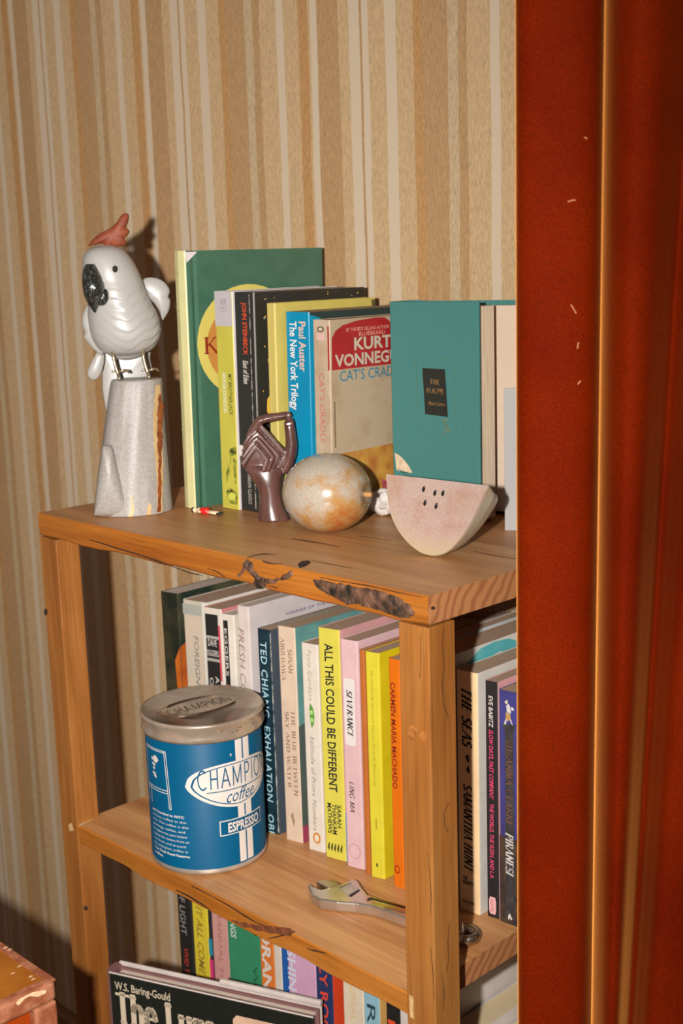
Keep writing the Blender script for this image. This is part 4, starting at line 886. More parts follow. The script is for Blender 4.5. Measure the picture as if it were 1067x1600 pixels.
    for p in (((a, zt_), (b, zt_)), ((a, zt_-.0015), (b-.001, zt_-.0015)), ((a, zt_), (a, zbm)), ((b, zt_), (b+.003, zbm)), ((b-.002, zt_), (b+.001, zbm)), ((b+.001, zbm), (b+.003, zbm)), ((a, zm), (b, zm)), ((a, zm-.0025), (b, zm-.0025)), ((a+.006, zm), (a+.006, zbm))): line(*p)
    for (x, z, w2) in ((.010, .072, .004), (.011, .064, .005), (.012, .058, .003), (.011, .05, .005), (.013, .046, .004)):
        line((a+x, zbm+z*.6), (a+x+w2, zbm+z*.6-.001), .0022)
    band('line_drawing', a+.012, a+.021, lambda t: .213*U-.0035*math.sin(math.pi*t), lambda t: .213*U+.0035*math.sin(math.pi*t), WH, EPS, 12)
    T = [('and founded in NYC', 1), ('serious coffee in the', 0), ('area. The coffee is the', 0), ('paintings, tables, and', 0), ('throughout the years before', 0), ('wanted the visitors from an', 0), ('real food, and around', 0), ('the champion coffee is', 0), ('Your Fresh Roast Reserve', 1), ('coffee', 1)]
    for i, (t, bd) in enumerate(T):
        zz = .110*U-i*.0094*U; ln = R*.83*(.92+.08*((i*7) % 3)/2)*(.35 if i == 9 else 1)
        lettering(r, sans(t, bold=.03*bd), (0, 0, 0), (1, 0, 0), (0, 0, 1), .0047*U, WH, fit=ln, warp=warp(-R*1.17, zz, 1.))
    # small bird mark
    lettering(r, sans('R', bold=.02), (0, 0, 0), (1, 0, 0), (0, 0, 1), .005*U, WH, warp=warp(th(363), .222*U, 1.))
coffee_can()

# ================================================================== adjustable wrench
def wrench():
    zt = -H+.020; c = onz(560, 1400, -H); r = empty('adjustable_wrench', W(c)+Vector((0, 0, .0002))); tag(r, 'chrome adjustable wrench lying on the middle shelf behind the front post', 'wrench')
    CH = mat('chrome', (206, 196, 182), rough=.22, metal=.85, var=.1, scale=40); SAT = mat('satin_steel', (190, 178, 160), rough=.3, metal=1., var=.1, scale=80); DK = mat('dark_steel', (70, 62, 56), rough=.35, metal=1.)
    def q(x, y): p = W(onz(470+x/6.276, 1360+y/6.276, zt))-r.location; return (p.x, p.y)
    top = .020*U
    body = [(72, 118), (120, 160), (200, 186), (262, 172), (360, 152), (400, 130), (515, 80), (565, 108), (600, 172), (650, 235), (760, 275), (900, 315), (1020, 352), (1600, 510), (1600, 610), (1020, 462), (850, 398), (700, 350), (550, 325), (350, 308), (190, 285), (105, 232), (72, 165)]
    prism('wrench_body', [q(*p) for p in body], .0006, top, CH, r, bev=.0014)
    jaw = [(165, 92), (250, 84), (350, 104), (380, 130), (362, 152), (262, 168), (235, 152), (150, 112)]
    prism('movable_jaw', [q(*p) for p in jaw], .0012, top-.0006, SAT, r, bev=.001)
    prism('worm_recess', [q(*p) for p in ((380, 170), (490, 124), (582, 200), (490, 266))], top-.0012, top+.0002, DK, r)
    for i in range(6):
        t = i/5; a = Vector(q(395+70*t*0, 172)) ; p0 = Vector(q(400+(95)*t, 170-42*t+8)); p1 = Vector(q(470+90*t, 250-50*t))
        vv, ff = tube_vf([(p0.x, p0.y, top), (p1.x, p1.y, top)], .0011, 8); mesh_obj('worm_thread', vv, ff, CH, r)
    slot = [(645, 292), (665, 272), (690, 268), (1020, 360), (1300, 438), (1300, 452), (1020, 378), (700, 290), (660, 302)]
    prism('handle_slot', [q(*p) for p in slot], top-.0008, top+.0002, DK, r)
    lo = [(690, 300), (1020, 385), (1300, 460), (1300, 500), (1020, 425), (850, 375), (700, 335)]
    prism('handle_panel', [q(*p) for p in lo], top-.0008, top+.0001, SAT, r)
    a, b = Vector(q(800, 372)), Vector(q(1015, 432)); u = (b-a); n = Vector((-u.y, u.x)).normalized()
    lettering(r, sans('ADJUSTABLE', bold=.02), (a.x, a.y, top+.0003), (u.x/u.length, u.y/u.length, 0), (n.x, n.y, 0), .0032, mat('etched', (120, 90, 74), rough=.5), fit=u.length)
    e = W(onz(727, 1453, zt))-r.location; v = []; f = []; n1, n2 = 28, 10
    for i in range(n1):
        A = 2*math.pi*i/n1
        for j in range(n2):
            Bq = 2*math.pi*j/n2; rr = .0085+.0036*math.cos(Bq); v.append((e.x+rr*math.cos(A), e.y+rr*math.sin(A), .0052+.0046*math.sin(Bq)))
    for i in range(n1):
        for j in range(n2): f.append((i*n2+j, ((i+1) % n1)*n2+j, ((i+1) % n1)*n2+(j+1) % n2, i*n2+(j+1) % n2))
    mesh_obj('hanging_eye', v, f, SAT, r, smooth=True)
wrench()

# ================================================================== cockatoo figure
def facing(name, px, py, label, cat, z=0.):
    p = onz(px, py, z); r = empty(name, W(p)+Vector((0, 0, .0003)), face_angle(p)); tag(r, label, cat); return r, (p-CAM).length*U/FPX
def cockatoo():
    r, k = facing('cockatoo_figurine', 209, 797, 'white alabaster cockatoo figurine with rust crest perched on a stone stump', 'figurine')
    k *= .985; kz = k*.968; X = lambda x: (x-209)*k; Z = lambda y: (799-y)*kz
    AL = mat('alabaster', (160, 156, 150), rough=.36, var=.04, scale=30, spec=.45, coat=.1)
    AL.node_tree.nodes['Principled BSDF'].inputs['Subsurface Weight'].default_value = .3; AL.node_tree.nodes['Principled BSDF'].inputs['Subsurface Radius'].default_value = (.004, .003, .002)
    STN = mat('stump_stone', (154, 147, 140), rgb2=(140, 132, 124), rough=.42, scale=420, bump=.3, bscale=900, contrast=(.3, .6))
    # stump
    sec = [(0, X(209), 0, 60*k, 56*k), (Z(796), X(209), 0, 61*k, 57*k), (Z(770), X(209), 0, 58*k, 54*k), (Z(720), X(209.5), 0, 53*k, 50*k), (Z(660), X(210.5), 0, 47*k, 44*k), (Z(610), X(212), 0, 41.5*k, 39*k), (Z(592), X(213), 0, 39*k, 36*k), (Z(588), X(213), 0, 37*k, 34*k)]
    def dsp(dx, dy, z, rx, ry, ca, sa):
        return .0007*noise.noise((ca*2.2, sa*2.2, z*20))+.0009*noise.noise((ca*6, sa*6, z*9))
    v, f = loft(sec, 64, 40, dsp); mesh_obj('stump', v, f, STN, r, smooth=True)
    # broken flake at the left foot of the stump
    out = smooth_outline([(X(148), Z(797)), (X(151), Z(760)), (X(157), Z(715)), (X(161), Z(688)), (X(167), Z(686)), (X(176), Z(690)), (X(184), Z(720)), (X(196), Z(765)), (X(202), Z(801)), (X(175), Z(803))], 40)
    v, f = inflate(out, 20*k, -40*k, 6); v = [(x, y+.0+((x-X(175))*.0), max(z, .0004)) for x, y, z in v]; mesh_obj('stump_flake', v, f, STN, r, smooth=True)
    # rusty mineral vein
    VE = mat('rust_vein', (146, 78, 34), rgb2=(108, 48, 28), rough=.5, scale=140); VE2 = mat('tan_vein', (196, 164, 116), rgb2=(184, 150, 100), rough=.5, scale=120)
    S2 = catmull(sec, 80)
    def rad(z):
        q = min(S2, key=lambda s: abs(s[0]-z)); return q
    def vein(name, rows, m, e):
        v = []; f = []; n = 40; rows = catmull(rows, n)
        for i, (y, xa, xb) in enumerate(rows):
            z = Z(y); q = rad(z)
            jit = (noise.noise((y*.13, e*900, 0))*2.2, noise.noise((y*.11, 5, e*900))*2.2)
            for x, j in ((xa, jit[0]), ((xa+xb)/2, 0), (xb, jit[1])):
                c = max(-.999, min(.999, (X(x+j)-q[1])/q[3])); s = -math.sqrt(1-c*c); v.append((q[1]+(q[3]+.0009+e)*c, q[2]+(q[4]+.0009+e)*s, z))
        for i in range(n-1):
            for j in range(2): f.append((3*i+j, 3*i+j+1, 3*i+j+4, 3*i+j+3))
        mesh_obj(name, v, f, m, r, smooth=True, recalc=False)
    vein('mineral_vein', [(597, 240, 247), (640, 237, 250), (690, 238, 251), (740, 242, 252), (797, 243, 251)], VE2, .0)
    vein('mineral_vein', [(612, 245, 247), (632, 243, 251), (660, 242.5, 250.5), (690, 243, 250), (720, 244.5, 248.5), (760, 244, 249.5), (796, 243, 248)], VE, .0003)
    vein('mineral_vein', [(778, 231, 233), (788, 228, 234), (798, 229, 233)], VE2, .0002)
    vein('mineral_vein', [(765, 203, 205), (785, 204, 209), (799, 201, 206)], VE2, .0002)
    # body
    cy = 4*k
    def S_(y, xl, xr, dep, cyo=0): return (Z(y), (X(xl)+X(xr))/2, cy+cyo*k, (xr-xl)/2*k, dep*k)
    body = [S_(552, 188, 206, 8), S_(549, 174, 222, 22), S_(543, 160, 236, 34), S_(530, 149, 246, 44), S_(512, 142, 250, 49), S_(490, 139, 245, 48, -1), S_(468, 139, 234, 44, -3), S_(450, 134, 226, 41, -6), S_(430, 131, 219, 41, -8), S_(410, 131, 210, 39, -8), S_(395, 133, 200, 34, -8), S_(385, 140, 190, 25, -8), S_(379.5, 153, 177, 11, -8)]
    def feath(dx, dy, z, rx, ry, ca, sa):
        yp = 799-z/kz
        if yp < 440 or yp > 550: amt = 0
        else: amt = min(1, (yp-440)/18., (550-yp)/10.)
        front = max(0, -sa*1.4+.25); front = min(1, front)
        t = (yp - 30*(1-abs(ca-.1)**1.5) + 9*noise.noise((ca*2.2, sa*2, z*22)))/15
        s = t-math.floor(t)
        return amt*front*.0011*(min(1, s*1.25)*(1 if s < .8 else (1-s)/.2)-.3)*(.55+.45*ca)
    v, f = loft(body, 120, 170, feath); mesh_obj('body', v, f, AL, r, smooth=True)
    # right wing, left wing, tail feathers
    def part(name, pts, dep, y0, m, n=44, label=None, p=.5):
        o = smooth_outline([(X(a), Z(b)) for a, b in pts], n); v, f = inflate(o, dep*k, y0*k, 7, p=p); return mesh_obj(name, v, f, m, r, smooth=True)
    part('wing', [(216, 440), (226, 431), (243, 432), (256, 440), (263, 452), (261, 462), (264, 468), (262, 483), (256, 494), (252, 498), (247, 484), (238, 470), (226, 458)], 7, 14, AL)
    part('wing', [(138, 470), (132, 482), (130, 498), (134, 512), (133, 520), (140, 530), (150, 542), (162, 548), (164, 520), (156, 490), (148, 474)], 9, 6, AL)
    part('tail_feather', [(152, 545), (144, 560), (138, 576), (142, 586), (152, 587), (160, 575), (164, 555), (162, 543)], 5, 14, AL)
    part('tail', [(158, 540), (160, 580), (161, 610), (166, 640), (170, 655), (178, 630), (200, 600), (236, 590), (234, 560), (228, 540)], 6, 36, AL)
    part('rump', [(160, 540), (176, 553), (196, 558), (218, 553), (234, 540), (215, 532), (180, 532)], 18, 6, AL)
    # crest
    CR = mat('terracotta_crest', (140, 70, 42), rgb2=(116, 52, 30), rough=.6, scale=90, bump=.3)
    part('crest', [(140, 380), (148, 369), (160, 360), (172, 354), (182, 345), (189, 335), (196, 331.5), (200.5, 335), (199.5, 345), (196.5, 353), (201.5, 359), (198, 366), (194, 370), (197.5, 376), (193, 381), (184, 382), (174, 381), (166, 383), (162, 377), (150, 378)], 9, -6, CR, 80)
    # beak: upper mandible curves down to a hook, lower one tucked behind
    BK = bpy.data.materials.new('beak_black'); BK.use_nodes = True; nt = BK.node_tree; L = nt.links.new; bs = nt.nodes['Principled BSDF']; bs.inputs['Roughness'].default_value = .18; bs.inputs['Specular IOR Level'].default_value = .7
    tc = N(nt, 'ShaderNodeTexCoord'); mp = N(nt, 'ShaderNodeMapping'); mp.inputs['Scale'].default_value = (1.6, 1, .7); L(tc.outputs['Object'], mp.inputs[0])
    nz = N(nt, 'ShaderNodeTexNoise'); nz.inputs['Scale'].default_value = 330; nz.inputs['Detail'].default_value = 5; nz.inputs['Distortion'].default_value = 1.5; L(mp.outputs[0], nz.inputs['Vector'])
    cr = N(nt, 'ShaderNodeValToRGB'); cr.color_ramp.elements[0].position = .52; cr.color_ramp.elements[1].position = .8; cr.color_ramp.elements[0].color = col(28, 32, 30); cr.color_ramp.elements[1].color = col(120, 112, 106); L(nz.outputs['Fac'], cr.inputs[0]); L(cr.outputs[0], bs.inputs['Base Color'])
    bp = N(nt, 'ShaderNodeBump'); bp.inputs['Strength'].default_value = .5; bp.inputs['Distance'].default_value = .0008; L(nz.outputs['Fac'], bp.inputs['Height']); L(bp.outputs[0], bs.inputs['Normal'])
    path = [(144, 407, 6.5), (144.5, 416, 11), (147, 430, 15), (149, 444, 16), (149, 456, 13.5), (149, 466, 9), (149.5, 474, 5), (150.5, 481, .8)]
    path = catmull([(X(a), Z(b), w_*k) for a, b, w_ in path], 30)
    yb = cy-8*k-36*k
    v = []; f = []; seg = 24
    for i, (x, z, w_) in enumerate(path):
        t = i/29; yc = yb+ (6-10*math.sin(math.pi*min(1, t*1.15)))*k
        for j in range(seg):
            a = 2*math.pi*j/seg; v.append((x+w_*math.cos(a), yc+w_*1.15*math.sin(a), z))
    for i in range(29):
        for j in range(seg): f.append((i*seg+j, i*seg+(j+1) % seg, (i+1)*seg+(j+1) % seg, (i+1)*seg+j))
    f.append(tuple(range(seg))); mesh_obj('upper_beak', v, f, BK, r, smooth=True)
    part('lower_beak', [(151, 462), (156, 449), (166, 444), (171, 450), (170.5, 462), (164, 470), (154, 469)], 8, (yb/k)+1, BK, 30)
    v, f = inflate(smooth_outline([(X(180+4.3*math.cos(a)), Z(416+5.6*math.sin(a))) for a in [i*math.pi/6 for i in range(12)]], 24), 3.6*k, cy-8*k-38.5*k, 5); mesh_obj('eye', v, f, mat('eye_black', (36, 40, 36), rough=.12, spec=.8), r, smooth=True)
    # brass legs and claws
    BR = mat('brass', (160, 142, 116), rough=.3, metal=.7, var=.1, scale=60)
    for dx in (0, 44.5):
        yl = -22
        pts = [(X(177+dx), yl*k, Z(539)), (X(178+dx), yl*k, Z(554)), (X(181+dx), (yl-1)*k, Z(566)), (X(184.5+dx), (yl-2)*k, Z(577)), (X(186+dx), (yl-3)*k, Z(585))]
        v, f = tube_vf(pts, [3.2*k, 2.9*k, 2.6*k, 2.5*k, 2.3*k], 10); leg = mesh_obj('leg', v, f, BR, r, smooth=True)
        for e in ([(176+dx, 573, -28), (182+dx, 571, -24), (186+dx, 574, -20)], [(186+dx, 574, -20), (194+dx, 572, -18), (199+dx, 573, -16), (201+dx, 577, -15)], [(184+dx, 576, -24), (186+dx, 581, -30), (187+dx, 585.5, -33)]):
            v, f = tube_vf([(X(a), c*k, Z(b_)) for a, b_, c in e], 1.9*k, 8); mesh_obj('claw', v, f, BR, leg, smooth=True)
    return r
def shear(r, k):
    for o in r.children_recursive:
        for q in o.data.vertices: q.co.x += k*q.co.z
    return r
shear(cockatoo(), .064)

# ================================================================== carved hand
def hand():
    r, k = facing('carved_hand', 425, 812, 'dark polished wooden hand carving with finger and thumb touching in a ring', 'sculpture')
    WD = mat('dark_wood', (98, 66, 58), rgb2=(76, 48, 42), rough=.26, scale=120, stretch=(1, 1, .3), spec=.55, coat=.2)
    sc = 1/8.42; Q = lambda x, y: (370+x*sc, 635+y*sc)
    X = lambda x: (x-425)*k; Z = lambda y: max(0.0, (814.5-y)*k*.985)
    def P(x, y, d): a, b = Q(x, y); return (X(a), d*k, Z(b))
    parts = []
    # wrist with flared foot
    def S_(y, xl, xr, dep): a, b = Q(xl, y); c, _ = Q(xr, y); return (Z(b), (X(a)+X(c))/2, 0, (c-a)/2*k, dep*k)
    parts.append(loft([S_(1540, 285, 715, 21), S_(1500, 280, 705, 21), S_(1420, 285, 660, 19), S_(1300, 292, 610, 17), S_(1150, 295, 585, 16), S_(1020, 240, 590, 16), S_(920, 180, 605, 15), S_(840, 130, 640, 13), S_(780, 110, 660, 9)], 40, 40))
    # palm body behind the fingers
    parts.append(inflate(smooth_outline([(X(Q(a, b_)[0]), Z(Q(a, b_)[1])) for a, b_ in ((55, 740), (75, 600), (105, 480), (180, 330), (260, 190), (340, 300), (470, 430), (600, 560), (660, 640), (690, 720), (640, 860), (560, 960), (330, 980), (180, 900), (80, 800))], 60), 13*k, 5*k, 7))
    # stacked bent fingers
    fing = [([(80, 745), (150, 640), (250, 505), (320, 590), (395, 690), (345, 835)], -15, 4.6), ([(85, 660), (180, 505), (262, 405), (370, 530), (468, 660), (400, 830)], -11.5, 4.6),
            ([(90, 580), (190, 430), (272, 345), (410, 500), (545, 650), (445, 835)], -8, 4.6), ([(110, 500), (200, 340), (290, 225), (450, 420), (640, 645), (560, 790)], -4, 5.2)]
    for pts, d, rr in fing:
        pp = []
        for a, b_ in zip(pts, pts[1:]):
            for t in (0, .33, .66): pp.append((a[0]+(b_[0]-a[0])*t, a[1]+(b_[1]-a[1])*t))
        pp.append(pts[-1]); parts.append(tube_vf([P(a, b_, d) for a, b_ in pp], rr*k, 4, 1.3))
    # index finger reaching across to the thumb
    parts.append(tube_vf([P(175, 400, 0), P(230, 280, -1), P(300, 180, -2), P(400, 150, -3), P(530, 135, -3), P(640, 120, -3), P(700, 118, -3)], [7*k, 7*k, 7.2*k, 7*k, 6.4*k, 5.8*k, 4.6*k], 10, 1.3))
    # thumb
    parts.append(tube_vf([P(600, 880, 2), P(670, 740, 0), P(700, 640, -1), P(715, 520, -2), P(705, 400, -3), P(690, 290, -3), P(680, 215, -3), P(690, 160, -3)], [9*k, 10*k, 10*k, 9.4*k, 8.6*k, 8.4*k, 7.6*k, 5*k], 12, 1.1))
    v, f = join_vf(parts); remesh('carving', v, f, .0006, WD, r, 3)
    NL = mat('dark_wood_nail', (104, 76, 70), rough=.2, spec=.6)
    v, f = inflate(smooth_outline([(X(Q(a, b_)[0]), Z(Q(a, b_)[1])) for a, b_ in ((610, 225), (650, 205), (735, 195), (740, 260), (715, 330), (660, 270))], 24), 1.6*k, -10.2*k, 4); mesh_obj('thumb_nail', v, f, WD, r, smooth=True)
    v, f = inflate(smooth_outline([(X(Q(a, b_)[0]), Z(Q(a, b_)[1])) for a, b_ in ((640, 100), (690, 90), (712, 120), (690, 148), (640, 145))], 20), 1.4*k, -8.6*k, 4); mesh_obj('finger_nail', v, f, NL, r, smooth=True)
    return r
shear(hand(), .042)

# ================================================================== stone fruit
def stone_mat(name, base, c1, c2, sc, thr=.56, ring=None):
    m = bpy.data.materials.new(name); m.use_nodes = True; nt = m.node_tree; L = nt.links.new; b = nt.nodes['Principled BSDF']
    b.inputs['Roughness'].default_value = .2; b.inputs['Specular IOR Level'].default_value = .55; b.inputs['Coat Weight'].default_value = .3; b.inputs['Coat Roughness'].default_value = .06
    tc = N(nt, 'ShaderNodeTexCoord'); a = N(nt, 'ShaderNodeTexNoise'); a.inputs['Scale'].default_value = sc; a.inputs['Detail'].default_value = 7; a.inputs['Roughness'].default_value = .65; L(tc.outputs['Object'], a.inputs['Vector'])
    r = N(nt, 'ShaderNodeValToRGB'); E_ = r.color_ramp.elements; E_[0].position = thr-.08; E_[0].color = col(*base); E_[1].position = thr+.16; E_[1].color = col(*c2); e = E_.new(thr+.03); e.color = col(*c1)
    L(a.outputs['Fac'], r.inputs[0])
    g = N(nt, 'ShaderNodeTexNoise'); g.inputs['Scale'].default_value = 450; g.inputs['Detail'].default_value = 2; L(tc.outputs['Object'], g.inputs['Vector'])
    mr = N(nt, 'ShaderNodeMapRange'); mr.inputs['From Min'].default_value = .3; mr.inputs['From Max'].default_value = .7; mr.inputs['To Min'].default_value = .9; mr.inputs['To Max'].default_value = 1.08; L(g.outputs['Fac'], mr.inputs['Value'])
    cmb = N(nt, 'ShaderNodeCombineColor')
    for i in range(3): L(mr.outputs[0], cmb.inputs[i])
    mu = N(nt, 'ShaderNodeMix'); mu.data_type = 'RGBA'; mu.blend_type = 'MULTIPLY'; mu.inputs[0].default_value = 1; L(r.outputs[0], mu.inputs[6]); L(cmb.outputs[0], mu.inputs[7]); L(mu.outputs[2], b.inputs['Base Color'])
    if ring:   # the stone turns yellow towards the rind
        (cx, cz, R0, yc) = ring
        mp = N(nt, 'ShaderNodeMapping'); mp.inputs['Location'].default_value = (-cx, 0, -cz); mp.inputs['Scale'].default_value = (1, 0, 1); L(tc.outputs['Object'], mp.inputs[0])
        ln = N(nt, 'ShaderNodeVectorMath', operation='LENGTH'); L(mp.outputs[0], ln.inputs[0])
        ad = N(nt, 'ShaderNodeMath', operation='MULTIPLY_ADD'); L(a.outputs['Fac'], ad.inputs[0]); ad.inputs[1].default_value = R0*.5; L(ln.outputs['Value'], ad.inputs[2])
        m2 = N(nt, 'ShaderNodeMapRange'); m2.inputs['From Min'].default_value = R0*.95; m2.inputs['From Max'].default_value = R0*1.3; L(ad.outputs[0], m2.inputs['Value'])
        m3 = N(nt, 'ShaderNodeMix'); m3.data_type = 'RGBA'; L(m2.outputs[0], m3.inputs[0]); L(mu.outputs[2], m3.inputs[6]); m3.inputs[7].default_value = col(*yc); L(m3.outputs[2], b.inputs['Base Color'])
    return m
def fruit():
    p = onz(513, 833, 0); k = (p-CAM).length*U/FPX; rx, rz = 71*k, 62*k
    d = p-CAM; d.z = 0; d.normalize(); c = p+d*(rx*.15/U)
    r = empty('stone_fruit', W(c)+Vector((0, 0, .0002)), face_angle(c)); tag(r, 'polished cream onyx fruit with orange mottling, groove and little brown stalk', 'ornament')
    v = []; f = []; n1, n2 = 72, 48
    for i in range(n2+1):
        ph = math.pi*i/n2       # axis along local x (stalk on the right)
        for j in range(n1):
            a = 2*math.pi*j/n1
            rad = math.sin(ph)
            gr = math.exp(-((a-math.radians(305))/.10)**2)*.13*math.sin(ph)**.5
            x = math.cos(ph)*rx*(1-.10*math.exp(-(ph/.28)**2)); q = rad*(1-gr)
            y = q*math.cos(a)*rx*.93; z = q*math.sin(a)*rz
            v.append((x*-1*-1, y*1., z+rz))
    for i in range(n2):
        for j in range(n1): f.append((i*n1+j, i*n1+(j+1) % n1, (i+1)*n1+(j+1) % n1, (i+1)*n1+j))
    rt = Matrix.Rotation(math.radians(-24), 4, 'Z')   # stalk end turned a little to the viewer
    v = [rt @ Vector(q) for q in v]
    zm = min(q.z for q in v); v = [q-Vector((0, 0, zm)) for q in v]
    mesh_obj('fruit_body', v, f, stone_mat('mottled_onyx', (166, 153, 137), (164, 122, 70), (158, 76, 28), 20, .52), r, smooth=True)
    e = rt @ Vector((rx*.9, 0, rz)); g = rt @ Vector((rx*1.06, 0, rz*1.0))
    vv, ff = tube_vf([e, g], [4.2*k, 3.8*k], 10); mesh_obj('stalk', vv, ff, mat('stalk_amber', (186, 138, 84), rough=.4, var=.1), r)
fruit()

# ================================================================== stone melon slice
def melon():
    pl, pr, pb = (602, 741), (764, 757.5), (681, 871)
    yb = onz(*pb, 0); R0 = .0785
    ang = math.radians(13); u = Vector((math.cos(ang), math.sin(ang), 0)); nrm = Vector((-u.y, u.x, 0))
    def onface(px, py):
        d = ray(px, py); t = (yb-CAM).dot(nrm)/d.dot(nrm); return CAM+d*t
    r = empty('stone_melon_slice', W(yb)+Vector((0, 0, .0003)), ang); tag(r, 'pink and cream stone watermelon slice with black seeds standing on its rind', 'ornament')
    def loc(px, py): q = (onface(px, py)-yb)*U; return (q.dot(u), q.z)
    outp = [(602, 742), (604, 768), (606, 793), (616, 822), (633, 847), (653, 864), (668, 870), (682, 871), (695, 867), (708, 857), (722, 840), (735, 820), (746, 798), (756, 776), (762, 763), (763, 757.5)]
    o = [loc(*q) for q in outp]; o = catmull(o, 60)
    zmin = min(q[1] for q in o); o = [(a, b-zmin) for a, b in o]
    
    dep = .058*U; n = len(o); cx = (o[0][0]+o[-1][0])/2; cz = max(q[1] for q in o)
    PKS = stone_mat('pink_onyx', (166, 142, 131), (160, 130, 114), (156, 108, 78), 26, .55, (cx, cz, cz, (170, 152, 114))); RND = stone_mat('rind_onyx', (170, 157, 136), (168, 152, 116), (162, 139, 93), 24, .58)
    # layers from the flat face backwards, rim rounded
    lay = [(0, .985), (.0012, .997), (.003, 1.), (dep*.4, .995), (dep*.65, .975), (dep*.82, .94), (dep*.94, .89), (dep, .84)]
    v = []; f = []; fm = []
    for y, s in lay:
        for a, b in o:
            vb = (b if s == 1 else cz+(b-cz)*s)*(cz-y*.42)/cz
            v.append((cx+(a-cx)*s+y*.10-(.006*max(0, 1-(cz-b)/(cz*.28))**2*(y/dep) if a > cx else 0), y, vb-(.004*max(0, (a-cx)/(o[-1][0]-cx))**6 if y > .004 else .0012*max(0, (a-cx)/(o[-1][0]-cx))**10)))
    for q in range(len(lay)-1):
        for i in range(n-1): f.append((q*n+i, q*n+i+1, (q+1)*n+i+1, (q+1)*n+i)); fm.append(1 if q >= 1 else 0)
        f.append((q*n+n-1, q*n, (q+1)*n, (q+1)*n+n-1)); fm.append(0)
    f.append(tuple(range(n))); fm.append(0); f.append(tuple((len(lay)-1)*n+i for i in range(n))); fm.append(0)
    mesh_obj('slice', v, f, [PKS, RND], r, fm)
    SD = mat('black_seed', (26, 24, 22), rough=.3)
    for (px, py) in ((662, 765.5), (679.5, 771.5), (692, 772), (664, 787), (681.5, 792)):
        a, b = loc(px, py); q = .0018
        out = [(a+q*.75*math.cos(t)+q*.35*math.sin(t), b-zmin+q*1.35*math.sin(t)) for t in [i*math.pi/8 for i in range(16)]]
        vv, ff = inflate(out, .0008, -.0001, 4); mesh_obj('seed', vv, ff, SD, r, smooth=True)
melon()

# ================================================================== small things
def crystal():
    p = onz(601, 806, 0); r = empty('quartz_chunk', W(p)+Vector((0, 0, .0002))); tag(r, 'rough white crystal chunk lying between stone fruit and melon slice', 'rock')
    bm = bmesh.new(); bmesh.ops.create_icosphere(bm, subdivisions=3, radius=.0115)
    for q in bm.verts:
        k = 1+.28*noise.noise(q.co*170)+.14*noise.noise(q.co*420); q.co *= k; q.co.x *= 1.25
    z = min(q.co.z for q in bm.verts)
    for q in bm.verts: q.co.z -= z
    me = bpy.data.meshes.new('rough_crystal'); bm.to_mesh(me); bm.free(); me.materials.append(mat('white_quartz', (204, 194, 186), rough=.5, var=.1, scale=200, bump=.6))
    o = bpy.data.objects.new('rough_crystal', me); COL.objects.link(o); o.parent = r
crystal()
def pebble():
    p = onz(309, 757, 0); rr = .052*U; r = empty('stone_egg', W((max(p.x, -.955), p.y, 0))+Vector((0, 0, .0002))); tag(r, 'smooth rosy round stone half hidden behind the tall green hardback', 'ornament')
    v, f = loft([(0.0, 0, 0, rr*.12, rr*.12), (rr*.08, 0, 0, rr*.42, rr*.42), (rr*.35, 0, 0, rr*.78, rr*.78), (rr*.8, 0, 0, rr, rr), (rr*1.3, 0, 0, rr*.93, rr*.93), (rr*1.75, 0, 0, rr*.6, rr*.6), (rr*1.98, 0, 0, rr*.2, rr*.2), (rr*2, 0, 0, rr*.05, rr*.05)], 40, 40)
    mesh_obj('stone', v, f, mat('rose_stone', (186, 152, 138), rough=.35, var=.08, scale=60), r, smooth=True)
pebble()
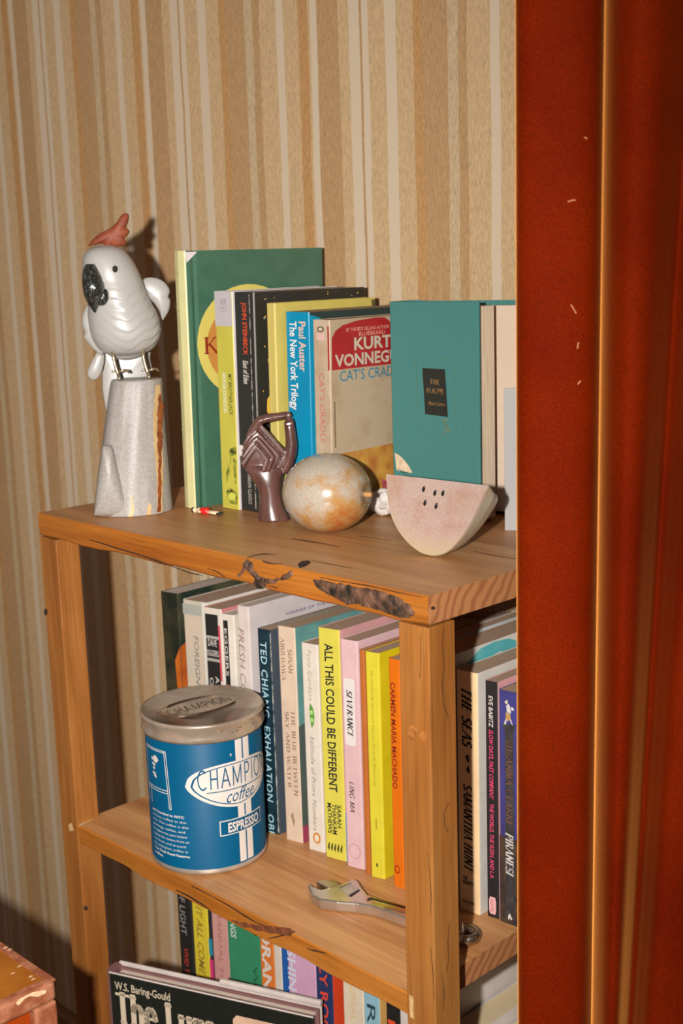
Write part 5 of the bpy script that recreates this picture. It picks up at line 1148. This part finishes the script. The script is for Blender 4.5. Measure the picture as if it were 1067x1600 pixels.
def figurine():
    a, b = onz(300, 802, 0), onz(347, 806, 0); r = empty('toy_swimmer', W((a+b)/2)+Vector((0, 0, .0001)), math.atan2(b.y-a.y, b.x-a.x)); tag(r, 'tiny painted toy figure in red suit lying before the green hardback', 'toy')
    L_ = (b-a).length*U; h = L_/2; SK = mat('toy_skin', (222, 190, 154), rough=.4, var=.05); RD = mat('toy_red', (206, 36, 32), rough=.35, var=.06); BL = mat('toy_black', (36, 32, 28), rough=.4)
    def el(name, c, s, m):
        bm = bmesh.new(); bmesh.ops.create_uvsphere(bm, u_segments=16, v_segments=10, radius=1)
        for q in bm.verts: q.co = Vector((c[0]+q.co.x*s[0], c[1]+q.co.y*s[1], c[2]+q.co.z*s[2]))
        me = bpy.data.meshes.new(name); bm.to_mesh(me); bm.free(); me.materials.append(m)
        for pl in me.polygons: pl.use_smooth = True
        o = bpy.data.objects.new(name, me); COL.objects.link(o); o.parent = r
    z = .0032
    el('hair', (-h+.0016, 0, z), (.0016, .0024, .0026), BL); el('head', (-h+.0036, 0, z), (.0024, .0022, .0025), SK)
    v, f = tube_vf([(-h+.005, 0, z), (-h+.0075, 0, z), (-h+.0105, 0, z), (-h+.0125, 0, z)], [.0012, .0026, .0026, .0026], 10, 1.); mesh_obj('torso', v, f, SK, r, smooth=True)
    v, f = tube_vf([(-h+.0102, 0, z), (-h+.0125, 0, z), (-h+.016, 0, z), (-h+.019, 0, z)], [.0028, .0032, .0033, .0026], 12, .95); mesh_obj('suit', v, f, RD, r, smooth=True)
    for s in (-1, 1):
        v, f = tube_vf([(-h+.0175, s*.0012, z-.0004), (h-.0045, s*.0017, z-.0012)], [.0014, .0010], 8); mesh_obj('leg', v, f, SK, r, smooth=True)
        el('shoe', (h-.0026, s*.0019, z-.0014), (.0028, .0013, .0014), BL)
        v, f = tube_vf([(-h+.0085, s*.0026, z), (-h+.011, s*.0042, z), (-h+.0125, s*.0034, z-.0008)], .0008, 8); mesh_obj('arm', v, f, SK, r, smooth=True)
figurine()
def card():
    p = onz(789, 829, 0); h = .2419*U; r = empty('folded_card', W((p.x, p.y, 0))+Vector((0, 0, .0002)), math.radians(28)); tag(r, 'blank white folded card standing behind the stone melon slice', 'card')
    WH = mat('white_card', (154, 151, 148), rough=.6, var=.02)
    for nm, sgn, t in (('front_leaf', 1, 0), ('back_leaf', 1, math.radians(24))):
        c, s = math.cos(t), math.sin(t); n = 10; v = []; f = []; wd = .085
        for i in range(n+1):
            x = wd*i/n; bow = .0018*math.sin(math.pi*i/n)
            for yy in (0, .0006):
                for z in (0, h): v.append((x*c-(yy+bow)*s, x*s+(yy+bow)*c, z))
        for i in range(n):
            A, Bq = 4*i, 4*i+4; f += [(A, Bq, Bq+1, A+1), (A+2, A+3, Bq+3, Bq+2), (A+1, Bq+1, Bq+3, A+3), (A, A+2, Bq+2, Bq)]
        f += [(0, 1, 3, 2), (4*n, 4*n+2, 4*n+3, 4*n+1)]; mesh_obj(nm, v, f, WH, r)
    SM = mat('card_sprig', (120, 112, 70), rough=.6)
    for (x, z, a) in ((.0125, .068, 20), (.014, .061, 60), (.0132, .056, -20)):
        ca, sa = math.cos(math.radians(a)), math.sin(math.radians(a)); mesh_obj('printed_sprig', [(x+dx*ca*.004-dz*sa*.0014, -.0006+.0018*math.sin(math.pi*x/.085)*0, z+dx*sa*.004+dz*ca*.0014) for dx, dz in ((0, -1), (1, 0), (0, 1), (-1, 0))], [(0, 1, 2, 3)], SM, r, recalc=False)
card()
